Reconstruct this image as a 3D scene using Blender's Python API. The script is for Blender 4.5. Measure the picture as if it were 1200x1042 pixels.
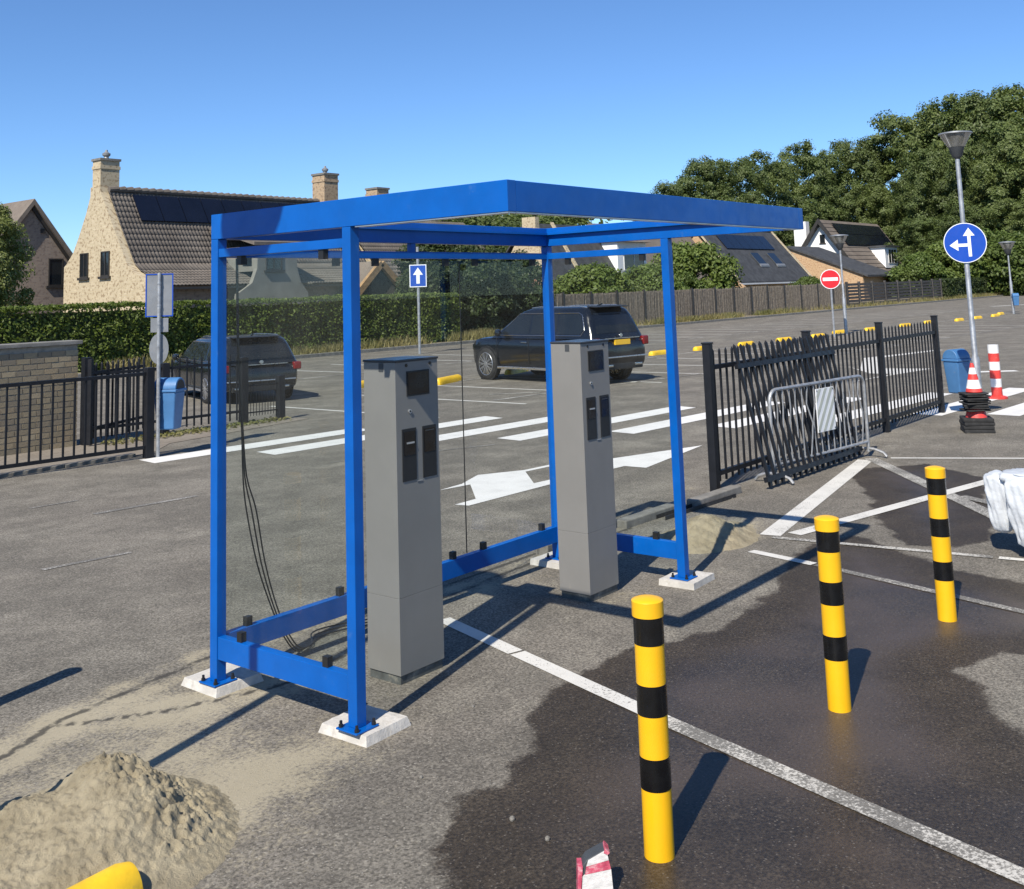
import bpy, bmesh, math, random
import numpy as np
from mathutils import Vector, Matrix

for o in list(bpy.data.objects):
    bpy.data.objects.remove(o)
scene = bpy.context.scene
COL = scene.collection
PI = math.pi
rnd = random.Random(7)
nrng = np.random.default_rng(11)

# ------------------------------------------------------------------ camera
CAM = dict(loc=(-3.4926, -4.9356, 2.0029), yaw=0.8962, pitch=0.1299, roll=-0.0342, f=1234.99, py=182.29)
cam_data = bpy.data.cameras.new('camera')
cam = bpy.data.objects.new('camera', cam_data)
COL.objects.link(cam)
_y, _p, _r = CAM['yaw'], CAM['pitch'], CAM['roll']
fw = Vector((math.sin(_y)*math.cos(_p), math.cos(_y)*math.cos(_p), math.sin(_p)))
r0 = Vector((math.cos(_y), -math.sin(_y), 0)); u0 = r0.cross(fw)
rv = r0*math.cos(_r) + u0*math.sin(_r); uv = -r0*math.sin(_r) + u0*math.cos(_r)
m = Matrix((rv, uv, -fw)).transposed().to_4x4()
m.translation = Vector(CAM['loc'])
cam.matrix_world = m
cam_data.sensor_width = 36.0
cam_data.lens = CAM['f']*36/1200
cam_data.shift_y = -(521-CAM['py'])/1200
cam_data.clip_start = 0.05
cam_data.clip_end = 3000
scene.camera = cam
scene.render.resolution_x = 1024
scene.render.resolution_y = 889

# ------------------------------------------------------------------ sky, sun, exposure
SUN_EL = math.radians(46.0)
SHADOW_AZ = math.radians(14.5)          # direction shadows fall, from +X towards +Y
to_sun = Vector((-math.cos(SHADOW_AZ)*math.cos(SUN_EL), -math.sin(SHADOW_AZ)*math.cos(SUN_EL), math.sin(SUN_EL)))
world = bpy.data.worlds.new('World'); scene.world = world; world.use_nodes = True
wn = world.node_tree; wn.nodes.clear()
sky = wn.nodes.new('ShaderNodeTexSky'); sky.sky_type = 'NISHITA'; sky.sun_disc = False
sky.sun_elevation = SUN_EL
sky.sun_rotation = math.atan2(to_sun.x, to_sun.y)
sky.air_density = 1.0; sky.dust_density = 0.0; sky.ozone_density = 8.0; sky.altitude = 1500
bg = wn.nodes.new('ShaderNodeBackground'); bg.inputs['Strength'].default_value = 0.108
wo = wn.nodes.new('ShaderNodeOutputWorld')
tint = wn.nodes.new('ShaderNodeMix'); tint.data_type = 'RGBA'; tint.blend_type = 'MULTIPLY'; tint.inputs[0].default_value = 1.0
tint.inputs[7].default_value = (0.90, 0.99, 1.05, 1)
wn.links.new(sky.outputs[0], tint.inputs[6]); wn.links.new(tint.outputs[2], bg.inputs[0]); wn.links.new(bg.outputs[0], wo.inputs[0])
sun_data = bpy.data.lights.new('sun', 'SUN'); sun_data.energy = 5.0; sun_data.angle = math.radians(0.53)
sun_data.color = (1.0, 0.93, 0.82)
sun = bpy.data.objects.new('sun', sun_data); COL.objects.link(sun)
sun.rotation_euler = to_sun.to_track_quat('Z', 'Y').to_euler(); sun.location = to_sun*60
vs = scene.view_settings
vs.view_transform = 'Standard'; vs.look = 'None'; vs.exposure = 0.47; vs.gamma = 1.0; vs.use_curve_mapping = False

# ------------------------------------------------------------------ node material helpers
class NT:
    def __init__(s, name):
        s.m = bpy.data.materials.new(name); s.m.use_nodes = True
        s.t = s.m.node_tree; s.t.nodes.clear()
        s.out = s.t.nodes.new('ShaderNodeOutputMaterial')
    def n(s, typ, **kw):
        nd = s.t.nodes.new('ShaderNode'+typ)
        for k, v in kw.items():
            if k in nd.inputs: nd.inputs[k].default_value = v
            else: setattr(nd, k, v)
        return nd
    def l(s, a, b): s.t.links.new(a, b)
    def coord(s, kind='Object'):
        return s.n('TexCoord').outputs[kind]
    def noise(s, vec, scale, detail=4, rough=0.55, out='Fac'):
        nd = s.n('TexNoise'); nd.inputs['Scale'].default_value = scale
        nd.inputs['Detail'].default_value = detail; nd.inputs['Roughness'].default_value = rough
        if vec is not None: s.l(vec, nd.inputs['Vector'])
        return nd.outputs[out]
    def ramp(s, fac, a, b, ca=0.0, cb=1.0):
        nd = s.n('MapRange'); nd.clamp = True; nd.interpolation_type = 'SMOOTHSTEP'
        nd.inputs['From Min'].default_value = a; nd.inputs['From Max'].default_value = b
        nd.inputs['To Min'].default_value = ca; nd.inputs['To Max'].default_value = cb
        s.l(fac, nd.inputs['Value']); return nd.outputs['Result']
    def math(s, op, a, b=None, c=None):
        nd = s.n('Math'); nd.operation = op
        for i, x in enumerate((a, b, c)):
            if x is None: continue
            if isinstance(x, (int, float)): nd.inputs[i].default_value = x
            else: s.l(x, nd.inputs[i])
        return nd.outputs[0]
    def mix(s, fac, a, b, mode='MIX'):
        nd = s.n('Mix'); nd.data_type = 'RGBA'; nd.blend_type = mode
        for sock, x in ((nd.inputs[0], fac), (nd.inputs[6], a), (nd.inputs[7], b)):
            if isinstance(x, (int, float)): sock.default_value = x
            elif isinstance(x, tuple): sock.default_value = (*x[:3], 1)
            else: s.l(x, sock)
        return nd.outputs[2]
    def bump(s, h, strength=0.3, dist=0.01, normal=None):
        nd = s.n('Bump'); nd.inputs['Strength'].default_value = strength; nd.inputs['Distance'].default_value = dist
        s.l(h, nd.inputs['Height'])
        if normal is not None: s.l(normal, nd.inputs['Normal'])
        return nd.outputs[0]
    def bsdf(s, color=None, rough=0.5, metal=0.0, normal=None, spec=None, **kw):
        nd = s.n('BsdfPrincipled')
        if isinstance(color, tuple): nd.inputs['Base Color'].default_value = (*color[:3], 1)
        elif color is not None: s.l(color, nd.inputs['Base Color'])
        if isinstance(rough, (int, float)): nd.inputs['Roughness'].default_value = rough
        else: s.l(rough, nd.inputs['Roughness'])
        nd.inputs['Metallic'].default_value = metal
        if spec is not None: nd.inputs['Specular IOR Level'].default_value = spec
        if normal is not None: s.l(normal, nd.inputs['Normal'])
        for k, v in kw.items(): nd.inputs[k].default_value = v
        return nd
    def done(s, shader):
        s.l(shader.outputs[0] if hasattr(shader, 'outputs') else shader, s.out.inputs['Surface']); return s.m

MATS = {}
def mk(name, col, rough=0.5, metal=0.0, var=0.12, scale=3.0, bump=0.0, bscale=60.0, dirt=None, dirt_amt=0.0, dscale=4.0, coat=0.0, spec=None):
    t = NT(name); v = t.coord()
    n1 = t.noise(v, scale, 5, 0.6)
    f = t.ramp(n1, 0.3, 0.7)
    c = t.mix(f, tuple(x*(1-var) for x in col), tuple(min(1, x*(1+var)) for x in col))
    rg = t.ramp(t.noise(v, scale*3.1, 4), 0.3, 0.7, max(0.02, rough-0.07), min(1, rough+0.07))
    if dirt:
        d = t.ramp(t.noise(v, dscale, 7, 0.68), 0.62-dirt_amt*0.3, 0.8-dirt_amt*0.2, 0, 0.75)
        c = t.mix(d, c, dirt)
    nm = t.bump(t.noise(v, bscale, 5, 0.6), bump, 0.01) if bump > 0 else None
    b = t.bsdf(c, rg, metal, nm, spec)
    if coat: b.inputs['Coat Weight'].default_value = coat; b.inputs['Coat Roughness'].default_value = 0.08
    MATS[name] = t.done(b); return MATS[name]

mk('blue_paint', (0.0, 0.088, 0.37), 0.40, var=0.08, scale=5.0, bump=0.05, bscale=60, dirt=(0.05, 0.14, 0.36), dirt_amt=0.05, dscale=7, spec=0.35)
mk('concrete_pad', (0.47, 0.45, 0.41), 0.9, var=0.16, scale=9, bump=0.35, bscale=45, dirt=(0.30, 0.27, 0.22), dirt_amt=0.3, dscale=11)
mk('kiosk_grey', (0.185, 0.18, 0.168), 0.5, var=0.05, scale=2, bump=0.03, bscale=260, dirt=(0.28, 0.26, 0.21), dirt_amt=0.0, dscale=5)
mk('kiosk_plinth', (0.075, 0.08, 0.075), 0.7, var=0.3, scale=14, dirt=(0.3, 0.27, 0.21), dirt_amt=0.35, dscale=16)
mk('kiosk_lid', (0.035, 0.038, 0.043), 0.32, var=0.15)
mk('black_glossy', (0.005, 0.005, 0.006), 0.22, var=0.2)
mk('black_plastic', (0.012, 0.012, 0.012), 0.55, var=0.2)
mk('bolt_steel', (0.03, 0.032, 0.036), 0.4, 0.6)
mk('aluminium', (0.52, 0.53, 0.54), 0.38, 0.8, var=0.08)
mk('yellow_paint', (0.80, 0.43, 0.008), 0.36, var=0.05, scale=3, bump=0.02, bscale=90, dirt=(0.30, 0.17, 0.02), dirt_amt=-0.1, dscale=14)
mk('band_black', (0.004, 0.004, 0.0045), 0.28, var=0.25, scale=8, dirt=(0.05, 0.05, 0.05), dirt_amt=-0.2, dscale=22)
mk('stop_yellow', (0.74, 0.46, 0.015), 0.5, var=0.14, scale=6, bump=0.15, bscale=60, dirt=(0.25, 0.19, 0.08), dirt_amt=0.1, dscale=8)
mk('fence_black', (0.010, 0.011, 0.014), 0.48, var=0.2, scale=6, dirt=(0.045, 0.046, 0.05), dirt_amt=0.0, dscale=7, spec=0.3)
mk('galvanised', (0.36, 0.37, 0.38), 0.48, 0.55, var=0.22, scale=12, bump=0.06, bscale=60, dirt=(0.2, 0.19, 0.17), dirt_amt=0.1, dscale=9)
mk('sign_back', (0.25, 0.26, 0.27), 0.5, 0.4, var=0.1, scale=5)
mk('sign_blue', (0.006, 0.060, 0.38), 0.35, var=0.04)
mk('sign_white', (0.78, 0.79, 0.80), 0.4, var=0.04)
mk('sign_red', (0.58, 0.012, 0.02), 0.38, var=0.05)
mk('bin_blue', (0.055, 0.16, 0.34), 0.42, var=0.1, scale=4, dirt=(0.2, 0.23, 0.27), dirt_amt=0.05, dscale=10)
mk('cone_red', (0.62, 0.05, 0.04), 0.5, var=0.15, scale=12, dirt=(0.35, 0.2, 0.16), dirt_amt=0.2, dscale=20)
mk('cone_white', (0.74, 0.73, 0.70), 0.5, var=0.1, scale=10, dirt=(0.35, 0.32, 0.28), dirt_amt=0.1, dscale=16)
mk('rubber', (0.018, 0.018, 0.018), 0.8, var=0.3, scale=12, bump=0.1, dirt=(0.10, 0.095, 0.085), dirt_amt=0.15, dscale=12)
mk('dirty_pink', (0.50, 0.07, 0.12), 0.6, var=0.3, scale=25, bump=0.2, dirt=(0.62, 0.52, 0.50), dirt_amt=0.5, dscale=24)
mk('dirty_white', (0.62, 0.60, 0.57), 0.65, var=0.2, scale=25, bump=0.25, dirt=(0.42, 0.35, 0.32), dirt_amt=0.35, dscale=24)
mk('dark_grey', (0.05, 0.055, 0.06), 0.6, var=0.2)
mk('stone', (0.17, 0.16, 0.14), 0.9, var=0.35, scale=20, bump=0.4, bscale=40)
mk('kerb_stone', (0.18, 0.17, 0.15), 0.92, var=0.25, scale=7, bump=0.35, bscale=40, dirt=(0.11, 0.10, 0.085), dirt_amt=0.35, dscale=6)
mk('steel_dark', (0.035, 0.035, 0.037), 0.55, 0.4, var=0.4, scale=10, dirt=(0.28, 0.25, 0.2), dirt_amt=0.2, dscale=8)
mk('solar', (0.006, 0.008, 0.016), 0.22, var=0.15, scale=1)
mk('roof_slate', (0.045, 0.047, 0.05), 0.75, var=0.3, scale=2, bump=0.3, bscale=8)
mk('window_glass', (0.012, 0.015, 0.018), 0.08, var=0.1)
mk('frame_white', (0.66, 0.65, 0.62), 0.5, var=0.05)
mk('frame_dark', (0.03, 0.027, 0.024), 0.5, var=0.1)
mk('timber', (0.30, 0.19, 0.09), 0.7, var=0.25, scale=5, bump=0.2)
mk('render_white', (0.78, 0.78, 0.76), 0.85, var=0.05, scale=0.8, bump=0.1, bscale=20)
mk('render_grey', (0.185, 0.175, 0.152), 0.9, var=0.14, scale=1.4, bump=0.2, bscale=14)
mk('car_paint', (0.006, 0.008, 0.012), 0.18, 0.0, var=0.1, coat=0.4)
mk('car_paint_second', (0.010, 0.012, 0.014), 0.22, 0.0, var=0.1, coat=0.4)
mk('car_trim', (0.012, 0.012, 0.013), 0.55, var=0.2)
mk('chrome', (0.62, 0.63, 0.65), 0.18, 1.0, var=0.05)
mk('alloy', (0.50, 0.51, 0.53), 0.3, 0.85, var=0.06)
mk('tail_red', (0.16, 0.006, 0.008), 0.2, var=0.1)
mk('plate_yellow', (0.78, 0.46, 0.02), 0.4, var=0.05)
mk('bark', (0.075, 0.058, 0.042), 0.92, var=0.35, scale=5, bump=0.5, bscale=14)
mk('earth', (0.16, 0.135, 0.095), 0.95, var=0.3, scale=2.5, bump=0.4, bscale=20, dirt=(0.26, 0.23, 0.15), dirt_amt=0.3, dscale=3)
mk('reed', (0.175, 0.15, 0.12), 0.95, var=0.35, scale=9, bump=0.6, bscale=30)
mk('fence_wood', (0.065, 0.06, 0.055), 0.85, var=0.25, scale=5)
mk('wrap_fold', (0.72, 0.75, 0.78), 0.3, var=0.06, scale=8, bump=0.5, bscale=16)
mk('cable', (0.008, 0.008, 0.008), 0.5, var=0.1)
mk('mortar', (0.25, 0.235, 0.20), 0.95, var=0.2, scale=12, bump=0.3)
mk('coping', (0.17, 0.165, 0.15), 0.9, var=0.2, scale=5, bump=0.2)
mk('dune', (0.06, 0.075, 0.03), 0.95, var=0.4, scale=0.3)
mk('wood_raw', (0.34, 0.25, 0.15), 0.8, var=0.25, scale=8, bump=0.2)

def brick_single():
    t = NT('brick'); v = t.coord()
    oi = t.n('ObjectInfo').outputs['Random']
    cr = t.n('ValToRGB'); e = cr.color_ramp.elements
    e[0].position = 0; e[0].color = (0.21, 0.175, 0.115, 1); e[1].position = 1; e[1].color = (0.33, 0.275, 0.18, 1)
    for p_, c_ in ((0.3, (0.27, 0.22, 0.14, 1)), (0.55, (0.19, 0.16, 0.115, 1)), (0.8, (0.30, 0.235, 0.145, 1))):
        x = e.new(p_); x.color = c_
    t.l(oi, cr.inputs[0])
    c = t.mix(t.ramp(t.noise(v, 22, 5), 0.35, 0.7), cr.outputs[0], (0.15, 0.13, 0.10), 'MIX')
    c = t.mix(0.35, cr.outputs[0], c)
    MATS['brick'] = t.done(t.bsdf(c, 0.92, 0, t.bump(t.noise(v, 60, 5), 0.5, 0.006)))
brick_single()

def brickwork(name, c1, c2, mortar, scale=1.0, spots=None):
    t = NT(name); co = t.coord('Object')
    # wall-aligned coordinates: along-wall (x+y) and height
    sp = t.n('SeparateXYZ'); t.l(co, sp.inputs[0])
    cb = t.n('CombineXYZ'); t.l(t.math('ADD', sp.outputs[0], sp.outputs[1]), cb.inputs[0]); t.l(sp.outputs[2], cb.inputs[1])
    b = t.n('TexBrick'); t.l(cb.outputs[0], b.inputs['Vector'])
    b.inputs['Color1'].default_value = (*c1, 1); b.inputs['Color2'].default_value = (*c2, 1); b.inputs['Mortar'].default_value = (*mortar, 1)
    b.inputs['Scale'].default_value = scale; b.inputs['Brick Width'].default_value = 0.22; b.inputs['Row Height'].default_value = 0.075
    b.inputs['Mortar Size'].default_value = 0.008; b.inputs['Bias'].default_value = -0.1
    c = t.mix(t.ramp(t.noise(co, 0.9, 5), 0.35, 0.75, 0, 0.4), b.outputs['Color'], tuple(x*0.75 for x in c2))
    if spots:
        c = t.mix(t.ramp(t.noise(cb.outputs[0], 7.5, 3, 0.5), 0.53, 0.62, 0, 0.85), c, spots)
    MATS[name] = t.done(t.bsdf(c, 0.93, 0, t.bump(b.outputs['Fac'], -0.4, 0.01)))
brickwork('brick_yellow', (0.42, 0.345, 0.22), (0.51, 0.43, 0.29), (0.42, 0.36, 0.26), 1, (0.24, 0.175, 0.105))
brickwork('brick_brown', (0.24, 0.185, 0.145), (0.29, 0.23, 0.18), (0.24, 0.21, 0.18), 1, (0.17, 0.13, 0.105))
brickwork('brick_orange', (0.44, 0.27, 0.14), (0.52, 0.35, 0.19), (0.42, 0.34, 0.24), 1, (0.30, 0.17, 0.09))
brickwork('brick_chimney', (0.33, 0.24, 0.15), (0.42, 0.30, 0.18), (0.36, 0.30, 0.22), 1, (0.20, 0.14, 0.09))

def tile_mat(name, a, b):
    t = NT(name); co = t.coord()
    c = t.mix(t.ramp(t.noise(co, 0.6, 6, 0.65), 0.3, 0.7), a, b)
    c = t.mix(t.ramp(t.noise(co, 7, 3, 0.6), 0.45, 0.8, 0, 0.6), c, tuple(x*0.6 for x in a))
    MATS[name] = t.done(t.bsdf(c, 0.88))
tile_mat('pantile', (0.098, 0.083, 0.069), (0.155, 0.135, 0.114))
tile_mat('tile_brown', (0.13, 0.105, 0.085), (0.18, 0.15, 0.12))
tile_mat('tile_red', (0.24, 0.115, 0.07), (0.30, 0.16, 0.10))

def leaf_mat(name, dark, light, alt=None):
    t = NT(name); g = t.n('NewGeometry'); co = t.coord()
    c = t.mix(g.outputs['Random Per Island'], dark, light)
    if alt is not None:
        c = t.mix(t.ramp(t.noise(co, 0.45, 3), 0.42, 0.68, 0, 0.75), c, alt)
    rnd_o = t.n('ObjectInfo').outputs['Random']
    c = t.mix(t.ramp(rnd_o, 0, 0.5, 0.5, 0), c, tuple(x*0.5 for x in light))
    c = t.mix(t.ramp(rnd_o, 0.5, 1.0, 0, 0.35), c, (light[0]*1.1, light[1]*1.0, light[2]*0.9))
    b = t.bsdf(c, 0.55, 0, spec=0.35)
    tr = t.n('BsdfTranslucent'); t.l(t.mix(0.5, c, (light[0]*1.3, light[1]*1.5, light[2]*0.6)), tr.inputs[0])
    mx = t.n('MixShader'); mx.inputs[0].default_value = 0.28
    t.l(b.outputs[0], mx.inputs[1]); t.l(tr.outputs[0], mx.inputs[2])
    MATS[name] = t.done(mx)
leaf_mat('leaf_forest', (0.064, 0.094, 0.026), (0.140, 0.182, 0.056), (0.105, 0.132, 0.048))
leaf_mat('leaf_hedge', (0.034, 0.060, 0.010), (0.165, 0.215, 0.036), (0.10, 0.14, 0.026))
leaf_mat('leaf_dark', (0.020, 0.036, 0.012), (0.062, 0.088, 0.026), (0.045, 0.058, 0.022))
leaf_mat('leaf_bright', (0.055, 0.088, 0.018), (0.13, 0.18, 0.040), (0.10, 0.13, 0.034))
leaf_mat('leaf_willow', (0.085, 0.115, 0.030), (0.185, 0.220, 0.070), (0.13, 0.15, 0.05))
leaf_mat('grass_dry', (0.16, 0.14, 0.055), (0.32, 0.28, 0.13), (0.10, 0.13, 0.035))

def glass_mat(name, tint, dust, refl=1.0):
    t = NT(name); co = t.coord()
    tr = t.n('BsdfTransparent'); tr.inputs[0].default_value = (*tint, 1)
    gl = t.n('BsdfGlossy'); gl.inputs['Roughness'].default_value = 0.0; gl.inputs[0].default_value = (1, 1, 1, 1)
    fr = t.n('Fresnel'); fr.inputs['IOR'].default_value = 1.45
    mx = t.n('MixShader'); t.l(t.math('MULTIPLY', fr.outputs[0], refl), mx.inputs[0]); t.l(tr.outputs[0], mx.inputs[1]); t.l(gl.outputs[0], mx.inputs[2])
    df = t.n('BsdfDiffuse'); df.inputs[0].default_value = (0.55, 0.53, 0.48, 1)
    mp = t.n('Mapping'); mp.inputs['Scale'].default_value = (1, 1, 0.35); t.l(co, mp.inputs[0])
    d = t.ramp(t.noise(mp.outputs[0], 2.3, 7, 0.7), 0.42, 0.8, dust*0.35, dust*2.2)
    m2 = t.n('MixShader'); t.l(d, m2.inputs[0]); t.l(mx.outputs[0], m2.inputs[1]); t.l(df.outputs[0], m2.inputs[2])
    MATS[name] = t.done(m2)
glass_mat('glass', (0.950, 0.968, 0.962), 0.007, 0.04)
glass_mat('lamp_glass', (0.35, 0.35, 0.33), 0.48, 0.5)

def plastic_wrap():
    t = NT('plastic_wrap'); co = t.coord()
    n1 = t.noise(co, 14, 6, 0.65); vo = t.n('TexVoronoi'); vo.inputs['Scale'].default_value = 22; vo.feature = 'DISTANCE_TO_EDGE'; t.l(co, vo.inputs['Vector'])
    h = t.math('ADD', n1, t.math('MULTIPLY', vo.outputs['Distance'], 0.8))
    b = t.bsdf((0.70, 0.73, 0.76), 0.38, 0, t.bump(h, 0.22, 0.02), Alpha=1.0)
    tr = t.n('BsdfTranslucent'); tr.inputs[0].default_value = (0.7, 0.75, 0.8, 1)
    mx = t.n('MixShader'); mx.inputs[0].default_value = 0.3; t.l(b.outputs[0], mx.inputs[1]); t.l(tr.outputs[0], mx.inputs[2])
    MATS['plastic_wrap'] = t.done(mx)
plastic_wrap()

def sand_mat():
    t = NT('sand'); co = t.coord()
    c = t.mix(t.ramp(t.noise(co, 6, 6, 0.65), 0.3, 0.7), (0.220, 0.188, 0.126), (0.330, 0.287, 0.198))
    h = t.math('ADD', t.noise(co, 38, 8, 0.7), t.math('MULTIPLY', t.noise(co, 160, 3, 0.6), 0.3))
    MATS['sand'] = t.done(t.bsdf(c, 0.97, 0, t.bump(h, 0.9, 0.013), spec=0.15))
sand_mat()

def paint_mat(name, col, wear, wscale=38.0):
    t = NT(name); co = t.coord()
    w = t.math('ADD', t.math('MULTIPLY', t.noise(co, wscale, 8, 0.72), 0.75), t.math('MULTIPLY', t.noise(co, 2.2, 4), 0.35))
    f = t.ramp(w, 0.72-wear, 0.80-wear, 0, 0.92)
    base = t.mix(t.ramp(t.noise(co, 150, 3), 0.35, 0.7), (0.07, 0.066, 0.058), (0.17, 0.16, 0.14))
    white = t.mix(t.ramp(t.noise(co, 3.5, 6, 0.65), 0.4, 0.75, 0, 0.5), col, tuple(x*0.72 for x in col))
    c = t.mix(f, white, base)
    MATS[name] = t.done(t.bsdf(c, 0.75, 0, t.bump(t.noise(co, 170, 4), 0.35, 0.006)))
paint_mat('paint_fresh', (0.66, 0.65, 0.62), 0.00)
paint_mat('paint_line', (0.58, 0.565, 0.52), 0.12, 70)
paint_mat('paint_worn', (0.50, 0.48, 0.43), 0.235, 75)
paint_mat('paint_faint', (0.42, 0.40, 0.36), 0.265, 60)

def ground_mat():
    t = NT('asphalt'); co = t.coord()
    wet_a = t.n('Attribute'); wet_a.attribute_name = 'wet'
    sand_a = t.n('Attribute'); sand_a.attribute_name = 'sand'
    crack_a = t.n('Attribute'); crack_a.attribute_name = 'crack'
    big = t.noise(co, 0.22, 5, 0.6); med = t.noise(co, 1.7, 6, 0.65); fine = t.noise(co, 70, 6, 0.8)
    mp = t.n('Mapping'); mp.inputs['Scale'].default_value = (0.25, 1.3, 1); t.l(co, mp.inputs[0])
    streak = t.noise(mp.outputs[0], 1.3, 6, 0.65)
    mott = t.noise(co, 0.85, 7, 0.7); mott2 = t.noise(co, 4.3, 7, 0.72)
    c = t.mix(t.ramp(med, 0.3, 0.7), (0.172, 0.157, 0.130), (0.252, 0.232, 0.192))
    c = t.mix(t.ramp(big, 0.38, 0.66, 0, 0.55), c, (0.175, 0.153, 0.128))
    c = t.mix(t.ramp(streak, 0.47, 0.70, 0, 0.6), c, (0.305, 0.282, 0.232))
    c = t.mix(t.ramp(mott, 0.40, 0.62, 0.55, 0.0), c, (0.120, 0.110, 0.092))
    c = t.mix(t.ramp(mott2, 0.52, 0.72, 0.0, 0.55), c, (0.285, 0.262, 0.212))
    c = t.mix(t.ramp(fine, 0.40, 0.56, 0.70, 0.0), c, (0.060, 0.055, 0.046))
    # aggregate stones
    vo = t.n('TexVoronoi'); vo.inputs['Scale'].default_value = 80; t.l(co, vo.inputs['Vector'])
    st = t.ramp(t.n('SeparateColor').outputs[0], 0, 1)
    sc = t.n('SeparateColor'); t.l(vo.outputs['Color'], sc.inputs[0])
    stone = t.math('MULTIPLY', t.ramp(sc.outputs[0], 0.78, 0.95), t.ramp(vo.outputs['Distance'], 0.42, 0.22))
    gr = t.n('CombineColor'); gv = t.ramp(sc.outputs[2], 0.0, 1.0, 0.74, 1.26)
    for q_ in range(3): t.l(gv, gr.inputs[q_])
    c = t.mix(1.0, c, gr.outputs[0], 'MULTIPLY')
    c = t.mix(t.math('MULTIPLY', stone, 0.55), c, (0.40, 0.375, 0.32))
    dark = t.math('MULTIPLY', t.ramp(sc.outputs[1], 0.7, 0.95), t.ramp(vo.outputs['Distance'], 0.5, 0.3))
    c = t.mix(t.math('MULTIPLY', dark, 0.55), c, (0.05, 0.047, 0.042))
    # sand film
    sm = t.math('ADD', sand_a.outputs['Fac'], t.math('MULTIPLY', t.math('SUBTRACT', t.noise(co, 5.0, 8, 0.7), 0.5), 1.5))
    sm = t.math('ADD', sm, t.math('MULTIPLY', t.math('SUBTRACT', t.noise(co, 48, 4, 0.7), 0.5), 2.0))
    sm = t.ramp(sm, 0.42, 1.15, 0, 0.85)
    sandc = t.mix(med, (0.285, 0.250, 0.175), (0.40, 0.355, 0.255))
    # wetness
    wn_ = t.math('ADD', wet_a.outputs['Fac'], t.math('MULTIPLY', t.math('SUBTRACT', t.noise(co, 3.2, 7, 0.62), 0.5), 0.34))
    wn_ = t.math('ADD', wn_, t.math('MULTIPLY', t.math('SUBTRACT', t.noise(co, 55, 4, 0.7), 0.5), 0.09))
    wet = t.ramp(wn_, -0.035, 0.03)
    film = t.ramp(t.math('ADD', wn_, t.math('MULTIPLY', t.noise(co, 1.1, 4), 0.4)), 0.35, 0.75)
    c = t.mix(sm, c, sandc)
    ck = t.ramp(t.math('ADD', crack_a.outputs['Fac'], t.math('MULTIPLY', t.math('SUBTRACT', t.noise(co, 16, 5, 0.7), 0.5), 0.9)), 0.45, 0.75, 0, 0.85)
    c = t.mix(ck, c, (0.045, 0.042, 0.036))
    wc = t.mix(1.0, c, (0.300, 0.262, 0.226), 'MULTIPLY')
    wc = t.mix(t.math('MULTIPLY', film, t.ramp(t.noise(co, 0.9, 4), 0.4, 0.65)), wc, (0.074, 0.057, 0.043))
    wc = t.mix(t.math('MULTIPLY', stone, 0.35), wc, (0.20, 0.185, 0.165))  # stones stay paler here, painting sparkle into the wet colour
    wc = t.mix(t.ramp(fine, 0.40, 0.52, 0.45, 0.0), wc, (0.022, 0.020, 0.018))
    c = t.mix(wet, c, wc)
    rg = t.mix(wet, (0.92,)*3, t.mix(film, (0.64,)*3, (0.43,)*3))
    h = t.math('ADD', fine, t.math('MULTIPLY', stone, 0.5))
    nb = t.n('Bump'); nb.inputs['Distance'].default_value = 0.006; t.l(h, nb.inputs['Height'])
    t.l(t.math('SUBTRACT', 0.6, t.math('MULTIPLY', t.math('MULTIPLY', wet, t.ramp(film, 0, 1, 0.35, 0.85)), 0.45)), nb.inputs['Strength'])
    b = t.bsdf(c, 0.9, 0, nb.outputs[0], spec=0.25); t.l(rg, b.inputs['Roughness'])
    MATS['asphalt'] = t.done(b)
ground_mat()

def paving_mat():
    t = NT('paving'); co = t.coord()
    b = t.n('TexBrick'); t.l(co, b.inputs['Vector']); b.inputs['Scale'].default_value = 1
    b.inputs['Color1'].default_value = (0.17, 0.145, 0.115, 1); b.inputs['Color2'].default_value = (0.21, 0.18, 0.145, 1); b.inputs['Mortar'].default_value = (0.12, 0.105, 0.085, 1)
    b.inputs['Brick Width'].default_value = 0.2; b.inputs['Row Height'].default_value = 0.1; b.inputs['Mortar Size'].default_value = 0.006
    c = t.mix(t.ramp(t.noise(co, 1.2, 5), 0.35, 0.7, 0, 0.6), b.outputs[0], (0.23, 0.205, 0.165))
    MATS['paving'] = t.done(t.bsdf(c, 0.93, 0, t.bump(t.noise(co, 45, 5), 0.4, 0.01)))
paving_mat()

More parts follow.
